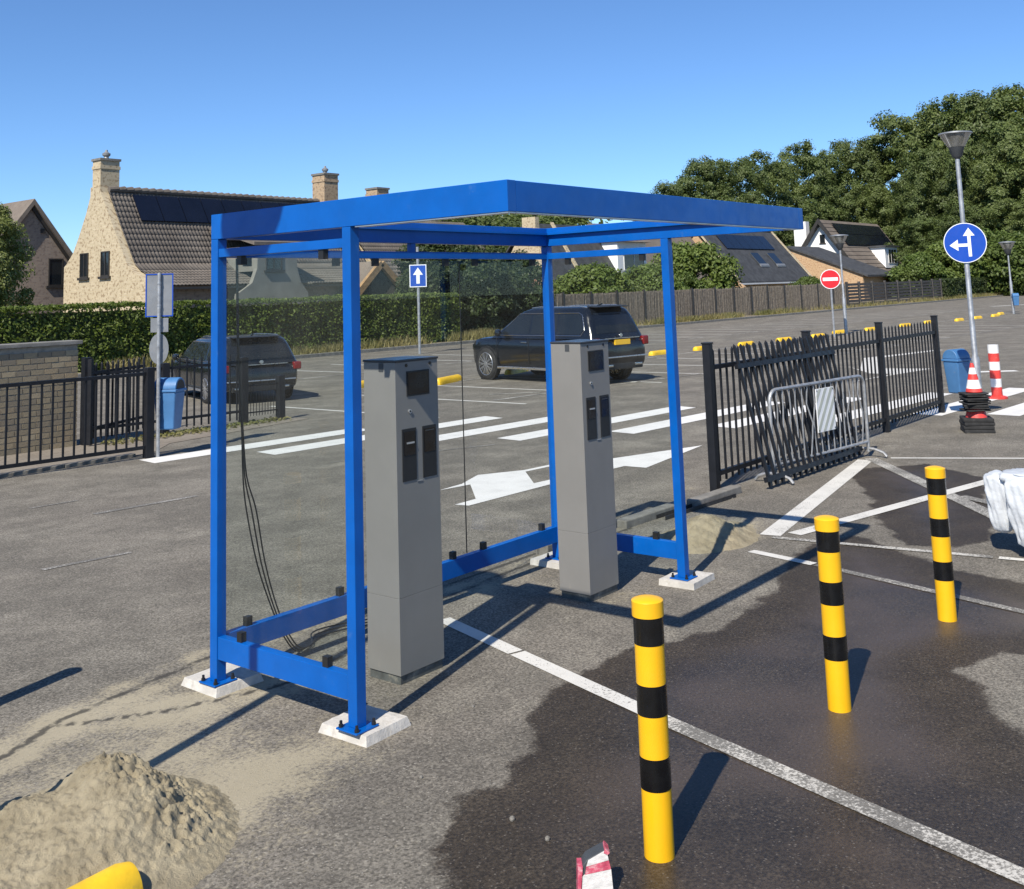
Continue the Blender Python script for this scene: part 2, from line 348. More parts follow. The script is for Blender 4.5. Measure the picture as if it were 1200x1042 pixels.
# ------------------------------------------------------------------ mesh helpers
class MB:
    def __init__(s): s.v = []; s.f = []
    def add(s, vs_, fs):
        b = len(s.v); s.v += [tuple(x) for x in vs_]; s.f += [tuple(b+i for i in f) for f in fs]; return s
    def box(s, x0, x1, y0, y1, z0, z1):
        return s.add([(x0,y0,z0),(x1,y0,z0),(x1,y1,z0),(x0,y1,z0),(x0,y0,z1),(x1,y0,z1),(x1,y1,z1),(x0,y1,z1)],
                     [(3,2,1,0),(4,5,6,7),(0,1,5,4),(1,2,6,5),(2,3,7,6),(3,0,4,7)])
    def bar(s, p0, p1, w, h, up=(0,0,1)):
        p0 = Vector(p0); p1 = Vector(p1); d = (p1-p0).normalized(); up = Vector(up)
        if abs(d.dot(up)) > 0.99: up = Vector((0, 1, 0))
        a = d.cross(up).normalized()*(w/2); b = a.cross(d).normalized()*(h/2)
        vs_ = [p0-a-b, p0+a-b, p0+a+b, p0-a+b, p1-a-b, p1+a-b, p1+a+b, p1-a+b]
        return s.add(vs_, [(3,2,1,0),(4,5,6,7),(0,1,5,4),(1,2,6,5),(2,3,7,6),(3,0,4,7)])
    def tube(s, pts, r, n=8, caps=True):
        pts = [Vector(p) for p in pts]; k = len(pts)
        rs = r if isinstance(r, (list, tuple)) else [r]*k
        prev = None; vs_ = []
        for i, p in enumerate(pts):
            d = (pts[min(i+1, k-1)]-pts[max(i-1, 0)]).normalized()
            if prev is None:
                ref = Vector((0, 0, 1)) if abs(d.z) < 0.95 else Vector((1, 0, 0))
                a = d.cross(ref).normalized()
            else:
                a = (prev-d*prev.dot(d)).normalized()
            prev = a; b = d.cross(a)
            for j in range(n):
                t = 2*PI*j/n; vs_.append(p+(a*math.cos(t)+b*math.sin(t))*rs[i])
        fs = [(i*n+j, i*n+(j+1) % n, (i+1)*n+(j+1) % n, (i+1)*n+j) for i in range(k-1) for j in range(n)]
        if caps: fs += [tuple(reversed(range(n))), tuple(range((k-1)*n, k*n))]
        return s.add(vs_, fs)
    def lathe(s, prof, n=24, c=(0,0,0), caps=True):
        k = len(prof); vs_ = [(c[0]+r*math.cos(2*PI*j/n), c[1]+r*math.sin(2*PI*j/n), c[2]+z) for r, z in prof for j in range(n)]
        fs = [(i*n+j, i*n+(j+1) % n, (i+1)*n+(j+1) % n, (i+1)*n+j) for i in range(k-1) for j in range(n)]
        if caps: fs += [tuple(reversed(range(n))), tuple(range((k-1)*n, k*n))]
        return s.add(vs_, fs)
    def prism(s, poly, z0, z1):     # polygon in xy, extruded in z
        n = len(poly)
        vs_ = [(x, y, z0) for x, y in poly]+[(x, y, z1) for x, y in poly]
        return s.add(vs_, [tuple(reversed(range(n))), tuple(range(n, 2*n))]+[(i, (i+1) % n, n+(i+1) % n, n+i) for i in range(n)])
    def prism_y(s, poly, y0, y1):   # polygon in xz, extruded in y
        n = len(poly)
        vs_ = [(x, y0, z) for x, z in poly]+[(x, y1, z) for x, z in poly]
        return s.add(vs_, [tuple(range(n)), tuple(reversed(range(n, 2*n)))]+[(i, n+i, n+(i+1) % n, (i+1) % n) for i in range(n)])
    def prism_x(s, poly, x0, x1):   # polygon in yz, extruded in x
        n = len(poly)
        vs_ = [(x0, y, z) for y, z in poly]+[(x1, y, z) for y, z in poly]
        return s.add(vs_, [tuple(reversed(range(n))), tuple(range(n, 2*n))]+[(i, (i+1) % n, n+(i+1) % n, n+i) for i in range(n)])
    def sheet(s, poly, z):
        return s.add([(x, y, z) for x, y in poly], [tuple(range(len(poly)))])
    def mesh(s, name, mat, smooth=False):
        me = bpy.data.meshes.new(name); me.from_pydata(s.v, [], s.f)
        bm = bmesh.new(); bm.from_mesh(me); bmesh.ops.recalc_face_normals(bm, faces=bm.faces)
        bm.to_mesh(me); bm.free()
        me.materials.append(MATS[mat] if isinstance(mat, str) else mat)
        if smooth:
            me.polygons.foreach_set('use_smooth', [True]*len(me.polygons))
            me.set_sharp_from_angle(angle=math.radians(36))
        return me
    def build(s, name, mat, parent=None, smooth=False, bevel=0.0, seg=2, label=None, flat_up=False):
        me = s.mesh(name, mat, smooth)
        if flat_up:
            for p in me.polygons:
                if p.normal.z < 0: p.flip()
        return place(name, me, parent, bevel=bevel, seg=seg, label=label)

def place(name, me, parent=None, loc=(0,0,0), rot=(0,0,0), bevel=0.0, seg=2, label=None):
    o = bpy.data.objects.new(name, me); COL.objects.link(o); o.location = loc; o.rotation_euler = rot
    if parent is not None: o.parent = parent
    if bevel:
        md = o.modifiers.new('bevel', 'BEVEL'); md.width = bevel; md.segments = seg; md.limit_method = 'ANGLE'; md.angle_limit = math.radians(40)
        me.polygons.foreach_set('use_smooth', [True]*len(me.polygons)); me.set_sharp_from_angle(angle=math.radians(35)) if seg < 2 else None
        wn2 = o.modifiers.new('wn', 'WEIGHTED_NORMAL'); wn2.keep_sharp = True
    if label: o['label'] = label
    return o
def thing(name, label, cat, loc=(0,0,0), rotz=0.0, group=None):
    o = bpy.data.objects.new(name, None); COL.objects.link(o); o.empty_display_size = 0.1
    o.location = loc; o.rotation_euler = (0, 0, rotz)
    return tag(o, label, cat, group)
def tag(o, label, cat, group=None, kind=None):
    o['label'] = label; o['category'] = cat
    if group: o['group'] = group
    if kind: o['kind'] = kind
    return o
def struct(o): o['kind'] = 'structure'; return o
def copy_tree(o, parent=None):
    c = o.copy(); COL.objects.link(c)
    if parent is not None: c.parent = parent
    for ch in [x for x in bpy.data.objects if x.parent == o]:
        copy_tree(ch, c)
    return c
def nmesh(name, V, F, mat, smooth=False):
    """numpy quads -> mesh"""
    me = bpy.data.meshes.new(name); nv = len(V); nf, k = F.shape
    me.vertices.add(nv); me.vertices.foreach_set('co', np.asarray(V, np.float32).ravel())
    me.loops.add(nf*k); me.loops.foreach_set('vertex_index', F.astype(np.int32).ravel())
    me.polygons.add(nf); me.polygons.foreach_set('loop_start', np.arange(0, nf*k, k, dtype=np.int32))
    me.update(calc_edges=True); me.materials.append(MATS[mat])
    if smooth: me.polygons.foreach_set('use_smooth', np.ones(nf, bool))
    return me
def vnoise(x, y, seed=0):
    """cheap smooth value noise in numpy"""
    xi = np.floor(x).astype(np.int64); yi = np.floor(y).astype(np.int64); fx = x-xi; fy = y-yi
    fx = fx*fx*(3-2*fx); fy = fy*fy*(3-2*fy)
    def h(a, b):
        n = (a*374761393+b*668265263+seed*982451653) & 0x7fffffff
        n = ((n ^ (n >> 13))*1274126177) & 0x7fffffff
        return (n ^ (n >> 16)) % 10007/10007.0
    return (h(xi, yi)*(1-fx)+h(xi+1, yi)*fx)*(1-fy)+(h(xi, yi+1)*(1-fx)+h(xi+1, yi+1)*fx)*fy
def fbm(x, y, seed=0, o=4):
    r = 0; a = 0.5; s = 1
    for i in range(o): r = r+a*vnoise(x*s, y*s, seed+i); a *= 0.5; s *= 2
    return r
def seg_dist(px, py, a, b):
    ax, ay = a; bx, by = b; dx, dy = bx-ax, by-ay
    t = np.clip(((px-ax)*dx+(py-ay)*dy)/(dx*dx+dy*dy), 0, 1)
    return np.hypot(px-ax-t*dx, py-ay-t*dy)
def poly_sd(px, py, poly):
    d = np.full(px.shape, 1e9); ins = np.zeros(px.shape, bool); n = len(poly)
    for i in range(n):
        a = poly[i]; b = poly[(i+1) % n]
        d = np.minimum(d, seg_dist(px, py, a, b))
        cond = ((a[1] > py) != (b[1] > py))
        with np.errstate(divide='ignore', invalid='ignore'):
            xin = (b[0]-a[0])*(py-a[1])/((b[1]-a[1]) if b[1] != a[1] else 1e-9)+a[0]
        ins ^= cond & (px < xin)
    return np.where(ins, d, -d)

# ================================================================== SETTING
def make_ground():
    xs = np.concatenate([[-900, -400, -150, -60, -30, -15, -8], np.arange(-5, 10.01, 0.05), np.arange(10.5, 40, 1.5), [45, 60, 90, 140, 220, 400, 900, 1500]])
    ys = np.concatenate([[-900, -300, -100, -40, -15, -8], np.arange(-5, 2.01, 0.05), np.arange(2.5, 30, 1.5), [35, 50, 80, 140, 300, 700, 1500]])
    X, Y = np.meshgrid(xs, ys); nx, ny = len(xs), len(ys)
    V = np.stack([X.ravel(), Y.ravel(), np.zeros(X.size)], 1)
    i, j = np.meshgrid(np.arange(nx-1), np.arange(ny-1)); a = (j*nx+i).ravel()
    F = np.stack([a, a+1, a+nx+1, a+nx], 1)
    me = nmesh('ground', V, F, 'asphalt')
    px, py = X.ravel(), Y.ravel()
    near = (px > -6) & (px < 11) & (py > -6) & (py < 3)
    wet_main = [(-0.73,-2.33),(-0.43,-2.03),(-0.16,-1.9),(0.08,-1.92),(0.36,-1.83),(0.76,-1.56),(1.02,-1.46),(1.41,-1.48),(1.78,-1.49),(2.29,-1.73),(3.2,-1.65),(3.94,-1.46),(4.44,-1.36),(4.94,-1.53),(4.68,-2.02),(4.29,-2.5),(4.2,-2.96),(4.05,-3.6),(3.2,-5.0),(-0.5,-4.9),(-0.9,-3.2)]
    wet_two = [(7.85,-0.36),(8.53,-0.98),(7.95,-1.69),(5.93,-2.33),(5.33,-2.44),(4.94,-2.31),(4.81,-1.98),(5.51,-1.53),(6.44,-1.11)]
    dry = [(2.37,-3.07),(2.76,-3.2),(2.95,-3.6),(1.5,-3.75),(1.7,-3.54),(1.81,-3.44),(2.14,-3.26)]
    w = np.maximum(poly_sd(px, py, wet_main), poly_sd(px, py, wet_two))
    w = np.minimum(w, -poly_sd(px, py, dry)*1.0)
    for cx, cy in ((1.0, -0.0),):
        pass
    w = np.where(near, np.clip(w, -1, 1), -1)
    def blob(cx, cy, rx, ry, a): return a*np.exp(-(((px-cx)/rx)**2+((py-cy)/ry)**2))
    s = blob(-1.1,-0.85,0.75,0.75,1.1)+blob(-0.45,-1.05,0.45,0.22,0.65)+blob(-0.6,0.25,0.9,0.30,0.40)+blob(-0.35,-0.35,0.5,0.35,0.45)
    s += blob(4.35,-0.6,0.55,0.4,0.9)+blob(4.9,-0.6,0.4,0.25,0.5)+blob(2.45,-0.15,0.7,0.25,0.5)+blob(2.5,-0.9,0.5,0.14,0.6)+blob(0.75,-0.85,0.4,0.1,0.45)
    s += blob(6.0,0.6,0.5,0.2,0.6)+blob(0.1,-0.05,0.45,0.35,0.35)+blob(0.1,-1.1,0.5,0.4,0.30)+blob(1.0,0.5,0.8,0.25,0.4)+blob(-0.5,-2.1,0.6,0.5,0.12)
    s += blob(8.6,0.1,2.8,0.22,0.5)+blob(3.4,-1.1,0.4,0.2,0.35)+blob(1.2,0.8,1.2,0.3,0.15)
    s += np.where(near & (py < 0.3), 0.10, 0.02)
    c = np.zeros_like(px)
    for pl in ([(-1.6,-0.1),(-1.05,0.09),(-0.66,0.29),(-0.25,0.36),(0.32,0.45),(1.2,0.46)], [(-0.67,0.2),(-0.27,-0.06),(0.26,-0.26),(0.74,-0.2)], [(1.2,0.10),(2.2,0.12),(3.2,0.16),(4.3,0.14)], [(1.3,0.26),(4.2,0.33)]):
        for a_, b_ in zip(pl[:-1], pl[1:]):
            d = seg_dist(px, py, a_, b_); c = np.maximum(c, np.clip(1-d/0.055, 0, 1))
            s += 0.35*np.exp(-((d-0.10)/0.07)**2)
    for nm, arr in (('wet', w), ('sand', np.where(near, np.clip(s*0.95, 0, 1.2), 0.02)), ('crack', np.where(near, c, 0))):
        at = me.attributes.new(nm, 'FLOAT', 'POINT'); at.data.foreach_set('value', arr.astype(np.float32))
    struct(place('ground', me))
make_ground()

def marking(polys, mat, z=0.004, name='road_marking'):
    mb = MB()
    for p in polys: mb.sheet(p, z)
    return struct(mb.build(name, mat, flat_up=True))
def line_poly(a, b, w):
    ax, ay = a; bx, by = b; L = math.hypot(bx-ax, by-ay); nx, ny = -(by-ay)/L*w/2, (bx-ax)/L*w/2
    return [(ax-nx, ay-ny), (bx-nx, by-ny), (bx+nx, by+ny), (ax+nx, ay+ny)]
# zebra crossing stripes
zx = [(4.45,7.85),(5.65,6.95),(6.87,5.85),(8.09,4.77),(9.32,3.72),(10.4,2.72),(11.6,1.65),(12.85,0.62),(13.2,-0.36),(15.2,-1.1)]
for i, (x, y) in enumerate(zx):
    ln = 4.4 if i else 3.6
    s = -0.06
    marking([[(x, y), (x-0.06, y-0.46), (x-0.06+ln, y-0.46+s*ln), (x+ln+0.02, y+s*ln-0.02)]], 'paint_fresh', name='crossing_stripe')
# painted arrow
marking([[(4.77,2.79),(5.17,2.83),(5.67,3.04),(6.17,2.77),(5.56,2.16),(5.54,1.97),(4.32,1.99),(4.29,2.14),(4.61,2.15),(5.18,2.72)],
         [(6.17,2.77),(6.95,2.70),(6.95,2.62),(6.09,2.692)], [(5.56,2.16),(6.7,2.05),(6.7,1.92),(5.54,1.97)],
         [(6.7,1.92),(6.7,2.42),(7.28,2.34),(8.7,1.88),(6.93,1.62),(6.92,1.90)]], 'paint_fresh', name='road_arrow')
# big arrow further right behind the fence
marking([[(17.4,3.4),(19.6,3.25),(19.6,3.75),(21.6,5.1),(20.5,4.3),(24.1,5.6),(27.7,4.85),(27.6,4.6),(24.2,5.2),(21.0,3.9),(21.2,2.9)]], 'paint_line', name='road_arrow')
marking([line_poly((20.4,1.9),(21.0,1.1),0.28)], 'paint_fresh')
# near bay lines
marking([line_poly((1.56,-0.22),(1.33,-0.98),0.10)], 'paint_line', name='bay_line')
marking([line_poly((1.325,-1.0),(0.98,-2.15),0.10)], 'paint_line', name='bay_line')
marking([line_poly((0.978,-2.155),(0.22,-4.9),0.10)], 'paint_worn', name='bay_line')
marking([line_poly((4.62,-0.97),(8.5,-0.30),0.17)], 'paint_line', name='hatch_line')
marking([line_poly((8.62,-0.32),(4.9,-3.3),0.15)], 'paint_worn', 0.0045, name='hatch_line')
marking([line_poly((4.75,-1.12),(8.9,-2.05),0.13)], 'paint_line', 0.0052, name='hatch_line')
marking([line_poly((4.56,-1.02),(4.78,-2.62),0.07)], 'paint_worn', 0.0058, name='bay_line')
marking([line_poly((4.785,-2.66),(4.95,-3.9),0.07)], 'paint_line', 0.0058, name='bay_line')
marking([line_poly((4.08,-1.07),(3.96,-1.62),0.085)], 'paint_line', name='bay_line')
marking([line_poly((3.955,-1.64),(3.45,-3.5),0.075)], 'paint_faint', name='bay_line')
marking([line_poly((8.75,-0.5),(9.55,-2.2),0.07)], 'paint_line', name='bay_line')
marking([line_poly((6.9,-1.8),(6.4,-2.6),0.12)], 'paint_worn', 0.0065, name='hatch_line')
marking([line_poly((6.7,-2.0),(8.2,-2.5),0.08)], 'paint_worn', 0.0072, name='hatch_line')
# parking-bay lines of the far lot
for k in range(26):
    x = 9.6+2.25*k
    y0 = 7.2-0.035*(x-12); y1 = y0+4.5
    if x > 8: marking([line_poly((x, y0), (x+0.1, y1), 0.09)], 'paint_line' if k < 16 else 'paint_worn', name='bay_line')
    if k > 1: marking([line_poly((x+0.2, 16.9-0.04*(x-12)), (x+0.3, 20.6-0.02*(x-12)), 0.11)], 'paint_line', name='bay_line')
marking([line_poly((12.2, 12.0), (75, 10.0), 0.09)], 'paint_worn', 0.0055, name='bay_line')
marking([line_poly((14, 16.7), (100, 13.2), 0.10)], 'paint_worn', 0.0055, name='bay_line')
marking([line_poly((12.1, 8.2), (13.6, 8.05), 0.10), line_poly((13.0, 9.05), (13.7, 8.3), 0.10), line_poly((15.4, 7.75), (18.6, 7.35), 0.09)], 'paint_worn', 0.0062, name='bay_line')
marking([line_poly((24.5,6.8),(60,5.3),0.10)], 'paint_faint', name='bay_line')
marking([line_poly((73.6,15.3),(77,13.8),0.5)], 'paint_line', name='road_marking')
marking([line_poly((2.2,5.0),(3.3,4.9),0.08), line_poly((0.8,3.3),(1.5,3.2),0.06), line_poly((5.5,5.3),(7.6,4.4),0.05), line_poly((2.0,5.9),(2.5,5.85),0.05)], 'paint_faint', name='road_marking')

# pavement on the far left side, kerb
struct(MB().sheet([(-30,8.3),(4.9,8.25),(5.6,8.9),(8.6,9.35),(8.6,9.9),(4.9,10.3),(-30,10.3)], 0.006).build('pavement', 'paving', flat_up=True))
kb = MB()
for k in range(24):
    x = 4.6-k*1.0
    kb.box(x-0.99, x, 8.16, 8.27, -0.02, 0.045)
ko = struct(kb.build('kerb', 'kerb_stone', bevel=0.008))
# verge and kerb at the back of the lot
vg = MB(); n = 60
for k in range(n):
    xa = -10+k*3.0
    vg.box(xa, xa+2.99, 24.28, 24.42, -0.02, 0.12)
struct(vg.build('verge_kerb', 'kerb_stone', bevel=0.01, seg=1))
struct(MB().add([(-40,24.42,0.10),(260,24.42,0.10),(260,32,0.16),(-40,32,0.16)], [(0,1,2,3)]).build('verge', 'earth', flat_up=True))
def dune():
    xs = np.linspace(60, 330, 60); ys = np.linspace(33, 160, 40)
    X, Y = np.meshgrid(xs, ys)
    Z = 7.5*np.clip((Y-33-np.clip(130-X, 0, 50)*0.45)/35, 0, 1)**1.2*(0.7+0.6*fbm(X*0.04, Y*0.04, 3))
    V = np.stack([X.ravel(), Y.ravel(), Z.ravel()-0.05], 1); nx = len(xs)
    i, j = np.meshgrid(np.arange(nx-1), np.arange(len(ys)-1)); a = (j*nx+i).ravel()
    struct(place('dune', nmesh('dune', V, np.stack([a, a+1, a+nx+1, a+nx], 1), 'dune', True)))
dune()

# ================================================================== SHELTER
SL, SW, SO, SP, SH, HF = 3.057, 1.122, 0.988, 0.060, 2.35, 0.138
ZR0, ZR1, ZU0, ZU1, ZB = 0.163, 0.275, 2.251, 2.297, 0.044
sh = thing('shelter', 'blue steel shelter frame with glass walls standing over two grey kiosks', 'shelter')
for (x, y) in ((0,-SP),(0,-SW),(SL-SP,-SW),(SL-SP,-SP)):
    po = MB().box(x, x+SP, y, y+SP, ZB+0.008, SH).build('post', 'blue_paint', sh, bevel=0.003)
    cx, cy = x+SP/2, y+SP/2
    bp = MB().box(cx-0.07, cx+0.07, cy-0.07, cy+0.07, ZB, ZB+0.008).build('base_plate', 'blue_paint', po, bevel=0.002)
    for sx in (-1, 1):
        for sy in (-1, 1):
            MB().lathe([(0.011,0),(0.011,0.012),(0.007,0.013),(0.007,0.028),(0.0,0.029)], 8, (cx+sx*0.053, cy+sy*0.053, ZB+0.008)).build('bolt', 'bolt_steel', po)
yb = -(SW+SO)
MB().box(0, SP, yb, 0, SH+0.0005, SH+HF).build('roof_beam', 'blue_paint', sh, bevel=0.003)
MB().box(SL-SP, SL, yb, 0, SH+0.0005, SH+HF).build('roof_beam', 'blue_paint', sh, bevel=0.003)
MB().box(SP, SL-SP, -SP, -0.001, SH+0.0015, SH+HF-0.001).build('roof_beam', 'blue_paint', sh, bevel=0.003)
MB().box(SP, SL-SP, yb+0.0005, yb+SP, SH+0.0015, SH+HF-0.001).build('roof_beam', 'blue_paint', sh, bevel=0.003)
MB().box(0.004, SP-0.004, yb+0.003, -SW-0.03, SH-0.005, SH).build('edge_trim', 'aluminium', sh)
MB().box(SP, SL-SP, yb+0.003, yb+0.045, SH-0.0035, SH+0.001).build('edge_trim', 'aluminium', sh)
# inner ledge of the open roof frame
for (x0, x1, y0, y1) in ((SP, SP+0.03, yb+SP, -SP), (SL-SP-0.03, SL-SP, yb+SP, -SP), (SP+0.03, SL-SP-0.03, -SP-0.03, -SP), (SP+0.03, SL-SP-0.03, yb+SP, yb+SP+0.03)):
    MB().box(x0, x1, y0, y1, SH+0.085, SH+0.1).build('roof_ledge', 'blue_paint', sh)
# rails
for z0, z1, nm in ((ZR0, ZR1, 'lower_rail'), (ZU0, ZU1, 'upper_rail')):
    d = 0.006
    MB().box(SP, SL-SP, -SP+d, -d, z0, z1).build(nm, 'blue_paint', sh, bevel=0.002)
    MB().box(d, SP-d, -SW+SP, -SP, z0, z1).build(nm, 'blue_paint', sh, bevel=0.002)
    MB().box(SL-SP+d, SL-d, -SW+SP, -SP, z0, z1).build(nm, 'blue_paint', sh, bevel=0.002)
for x in (1.54,):
    MB().box(x-0.02, x+0.02, -0.05, -0.012, ZU1, SH+0.002).build('rail_stub', 'blue_paint', sh)
# glass
gz0, gz1 = ZR1+0.012, ZU0-0.012
for a, b in ((SP+0.012, 2.006), (2.014, SL-SP-0.012)):
    MB().box(a, b, -SP/2-0.004, -SP/2+0.004, gz0, gz1).build('glass_pane', 'glass', sh)
for x in (SP/2, SL-SP/2):
    MB().box(x-0.004, x+0.004, -SW+SP+0.012, -SP-0.012, gz0, gz1).build('glass_pane', 'glass', sh)
MB().box(2.0075, 2.0125, -SP/2-0.003, -SP/2+0.003, gz0, gz1).build('glass_seal', 'black_plastic', sh)
clm = MB().box(-0.019, 0.019, -0.016, 0.016, -0.024, 0.024).mesh('glass_clamp', 'black_plastic')
for x in (0.22, 0.88, 1.21, 1.87, 2.18, 2.84):
    if x != 1.21: place('glass_clamp', clm, sh, (x, -SP/2, ZR1+0.0235))
    place('glass_clamp', clm, sh, (x, -SP/2, ZU0-0.0235))
for xx in (SP/2, SL-SP/2):
    for y in (-0.23, -0.89):
        place('glass_clamp', clm, sh, (xx, y, ZR1+0.0235), (0,0,PI/2)); place('glass_clamp', clm, sh, (xx, y, ZU0-0.0235), (0,0,PI/2))

pad_lab = ['pale concrete pad under the near front-left shelter post', 'pale concrete pad under the back-left shelter post, left of the near pad', 'pale concrete pad under the front-right shelter post beside the sand', 'pale concrete pad under the back-right shelter post, half hidden by the far kiosk']
def pad(x, y, sx, sy, rz, lab, sk=1.12):
    bm = bmesh.new(); bmesh.ops.create_grid(bm, x_segments=8, y_segments=8, size=0.5)
    r = random.Random(int(x*100+y*7))
    for v in bm.verts:
        e = max(abs(v.co.x), abs(v.co.y)) > 0.49
        v.co.x *= sx*(1+(r.uniform(-0.006, 0.006) if e else 0)); v.co.y *= sy*(1+(r.uniform(-0.006, 0.006) if e else 0)); v.co.z = ZB-0.001+(r.uniform(-0.004,-0.001) if e else 0)
    ret = bmesh.ops.extrude_edge_only(bm, edges=[e for e in bm.edges if e.is_boundary])
    for g in ret['geom']:
        if isinstance(g, bmesh.types.BMVert): g.co.z = -0.01; g.co.x *= sk; g.co.y *= sk
    bmesh.ops.recalc_face_normals(bm, faces=bm.faces)
    me = bpy.data.meshes.new('concrete_pad'); bm.to_mesh(me); bm.free(); me.materials.append(MATS['concrete_pad'])
    o = place('concrete_pad', me, None, (x, y, 0), (0, 0, rz)); tag(o, lab, 'concrete pad', 'concrete pads under the shelter posts')
pad(0.12,-1.045,0.27,0.29,0.03,pad_lab[0]); pad(0.105,0.035,0.27,0.29,-0.02,pad_lab[1]); pad(SL+0.03,-1.08,0.31,0.26,0.05,pad_lab[2],1.03); pad(SL-0.02,0.0,0.27,0.27,0.0,pad_lab[3],1.03)

# ================================================================== KIOSKS
def kiosk(x, lab):
    k = thing('ticket_kiosk', lab, 'kiosk', (x, -0.80, 0), 0, 'grey parking kiosks inside the shelter')
    w, d, h = 0.335, 0.245, 1.652
    MB().box(0.008, w-0.008, 0.008, d-0.008, 0, 0.045).build('plinth', 'kiosk_plinth', k)
    # body: folded sheet with a shallow step in the front sheet
    MB().prism([(0,0),(w,0),(w,d),(0,d)], 0.045, 0.43).build('lower_body', 'kiosk_grey', k, bevel=0.0018)
    MB().prism([(0,0),(w,0),(w,d),(0,d)], 0.4303, h).build('body', 'kiosk_grey', k, bevel=0.0025)
    MB().box(-0.004, w+0.004, -0.006, d+0.004, h+0.001, h+0.013).build('lid', 'kiosk_lid', k, bevel=0.003)
    sc = MB().box(0.085, 0.262, -0.004, 0.006, 1.465, 1.60).build('screen_frame', 'black_plastic', k)
    MB().box(0.093, 0.254, -0.006, 0.0, 1.473, 1.592).build('screen', 'black_glossy', sc)
    for x0 in (0.042, 0.20):
        rz = MB()
        rz.box(x0, x0+0.108, -0.004, 0.006, 1.02, 1.295)
        r = rz.build('reader_panel', 'black_plastic', k, bevel=0.002)
        MB().box(x0+0.012, x0+0.096, -0.0065, 0.0, 1.155, 1.28).build('reader_window', 'black_glossy', r)
        if x0 < 0.1: MB().box(x0+0.03, x0+0.085, -0.012, -0.002, 1.215, 1.224).build('ticket_slot', 'aluminium', r)
        else: MB().box(x0+0.02, x0+0.088, -0.008, -0.002, 1.268, 1.272).build('ticket_slot', 'dark_grey', r)
    lk = MB(); lk.tube([(0.105, 0.001, 1.385), (0.105, -0.007, 1.385)], 0.011, 12); lk.build('lock', 'aluminium', k)
    MB().tube([(0.105, 0.0, 1.385), (0.105, -0.008, 1.385)], 0.006, 10).build('keyhole', 'black_plastic', k)
    for xx in (0.085, 0.272): MB().tube([(xx, 0.001, 1.632), (xx, -0.003, 1.632)], 0.009, 12).build('camera_hole', 'black_glossy', k)
    MB().box(0.152, 0.192, -0.004, 0.001, 1.008, 1.012).build('label_strip', 'aluminium', k)
    MB().box(-0.002, 0.001, 0.09, 0.125, h-0.05, h-0.004).build('hinge_notch', 'dark_grey', k)
    return k
kiosk(0.605, 'grey metal ticket kiosk nearer the camera, beside the front-left blue post')
kiosk(2.335, 'grey metal ticket kiosk further back, in front of the parked black car')

# ================================================================== BOLLARDS
def bollard_meshes():
    R, Hh = 0.054, 0.872
    body = MB().lathe([(R,-0.05),(R,Hh-0.055)], 32).mesh('tube', 'yellow_paint', True)
    cap = MB().lathe([(R+0.0005,Hh-0.054),(R+0.0045,Hh-0.0535),(R+0.0045,Hh-0.001),(R+0.003,Hh+0.001),(R*0.8,Hh+0.006),(R*0.4,Hh+0.011),(0.001,Hh+0.012)], 32).mesh('cap', 'yellow_paint', True)
    bands = [MB().lathe([(R,a),(R+0.0012,a+0.0008),(R+0.0012,b-0.0008),(R,b)], 32, caps=False).mesh('band', 'band_black', True) for a, b in ((0.230,0.338),(0.48,0.585),(0.722,0.818))]
    col = MB().lathe([(0.088,0.0015),(0.086,0.006),(R+0.004,0.012),(R,0.013)], 20, caps=False).mesh('collar', 'stone', True)
    return body, cap, bands, col
BM_ = bollard_meshes()
def bollard(x, y, lab, tilt=(0,0)):
    b = thing('bollard', lab, 'bollard', (x, y, 0), rnd.uniform(0, 6), 'yellow and black striped bollards')
    b.rotation_euler = (tilt[0], tilt[1], b.rotation_euler.z)
    place('tube', BM_[0], b); place('cap', BM_[1], b)
    for m_ in BM_[2]: place('black_band', m_, b)
bollard(-0.055,-2.75,'yellow and black striped bollard nearest the camera, standing on wet asphalt')
bollard(1.555,-2.77,'middle one of three yellow and black striped bollards in a row')
bollard(3.18,-2.78,'farthest of three yellow and black striped bollards, beside the hatched bay',)
bollard(-1.07,0.71,'striped bollard outside the left edge whose shadow falls on the road')

# ================================================================== SAND HEAPS
def heap(name, lab, cx, cy, rx, ry, fn, res=150, mat='sand'):
    xs = np.linspace(-rx, rx, res); ys = np.linspace(-ry, ry, res); X, Y = np.meshgrid(xs, ys)
    Z = fn(X+cx, Y+cy)
    edge = 1-np.clip((np.hypot(X/rx, Y/ry)-0.75)/0.25, 0, 1)
    Z = Z*edge-0.012*(1-edge)-0.004
    V = np.stack([X.ravel(), Y.ravel(), Z.ravel()], 1)
    i, j = np.meshgrid(np.arange(res-1), np.arange(res-1)); a = (j*res+i).ravel()
    o = place(name, nmesh(name, V, np.stack([a, a+1, a+res+1, a+res], 1), mat, True), None, (cx, cy, 0))
    return tag(o, lab, 'sand heap')
def big_heap(x, y):
    g = lambda cx, cy, rx, ry, h: h*np.exp(-(((x-cx)/rx)**2+((y-cy)/ry)**2)**1.0)
    z = g(-1.06,-0.86,0.27,0.32,0.20)+g(-1.42,-0.72,0.22,0.22,0.12)+g(-1.5,-1.1,0.45,0.35,0.13)+g(-1.17,-1.22,0.25,0.2,0.07)
    z -= g(-1.26,-0.72,0.09,0.16,0.05)
    cl = np.clip(z/0.1, 0, 1)
    flank = np.clip((x+1.2)/0.15, 0, 1)
    z = z+cl*(0.05*(fbm(x*7, y*7, 5)-0.45)+(0.022+0.05*flank)*(fbm(x*42, y*42, 9, 3)-0.45)+(0.018+0.02*flank)*(fbm(x*70, y*70, 15, 2)-0.4))
    return z-0.012
heap('sand_heap', 'heap of grey building sand in the lower left corner beside the yellow stop', -1.35,-0.95,0.85,0.75, big_heap, 260)
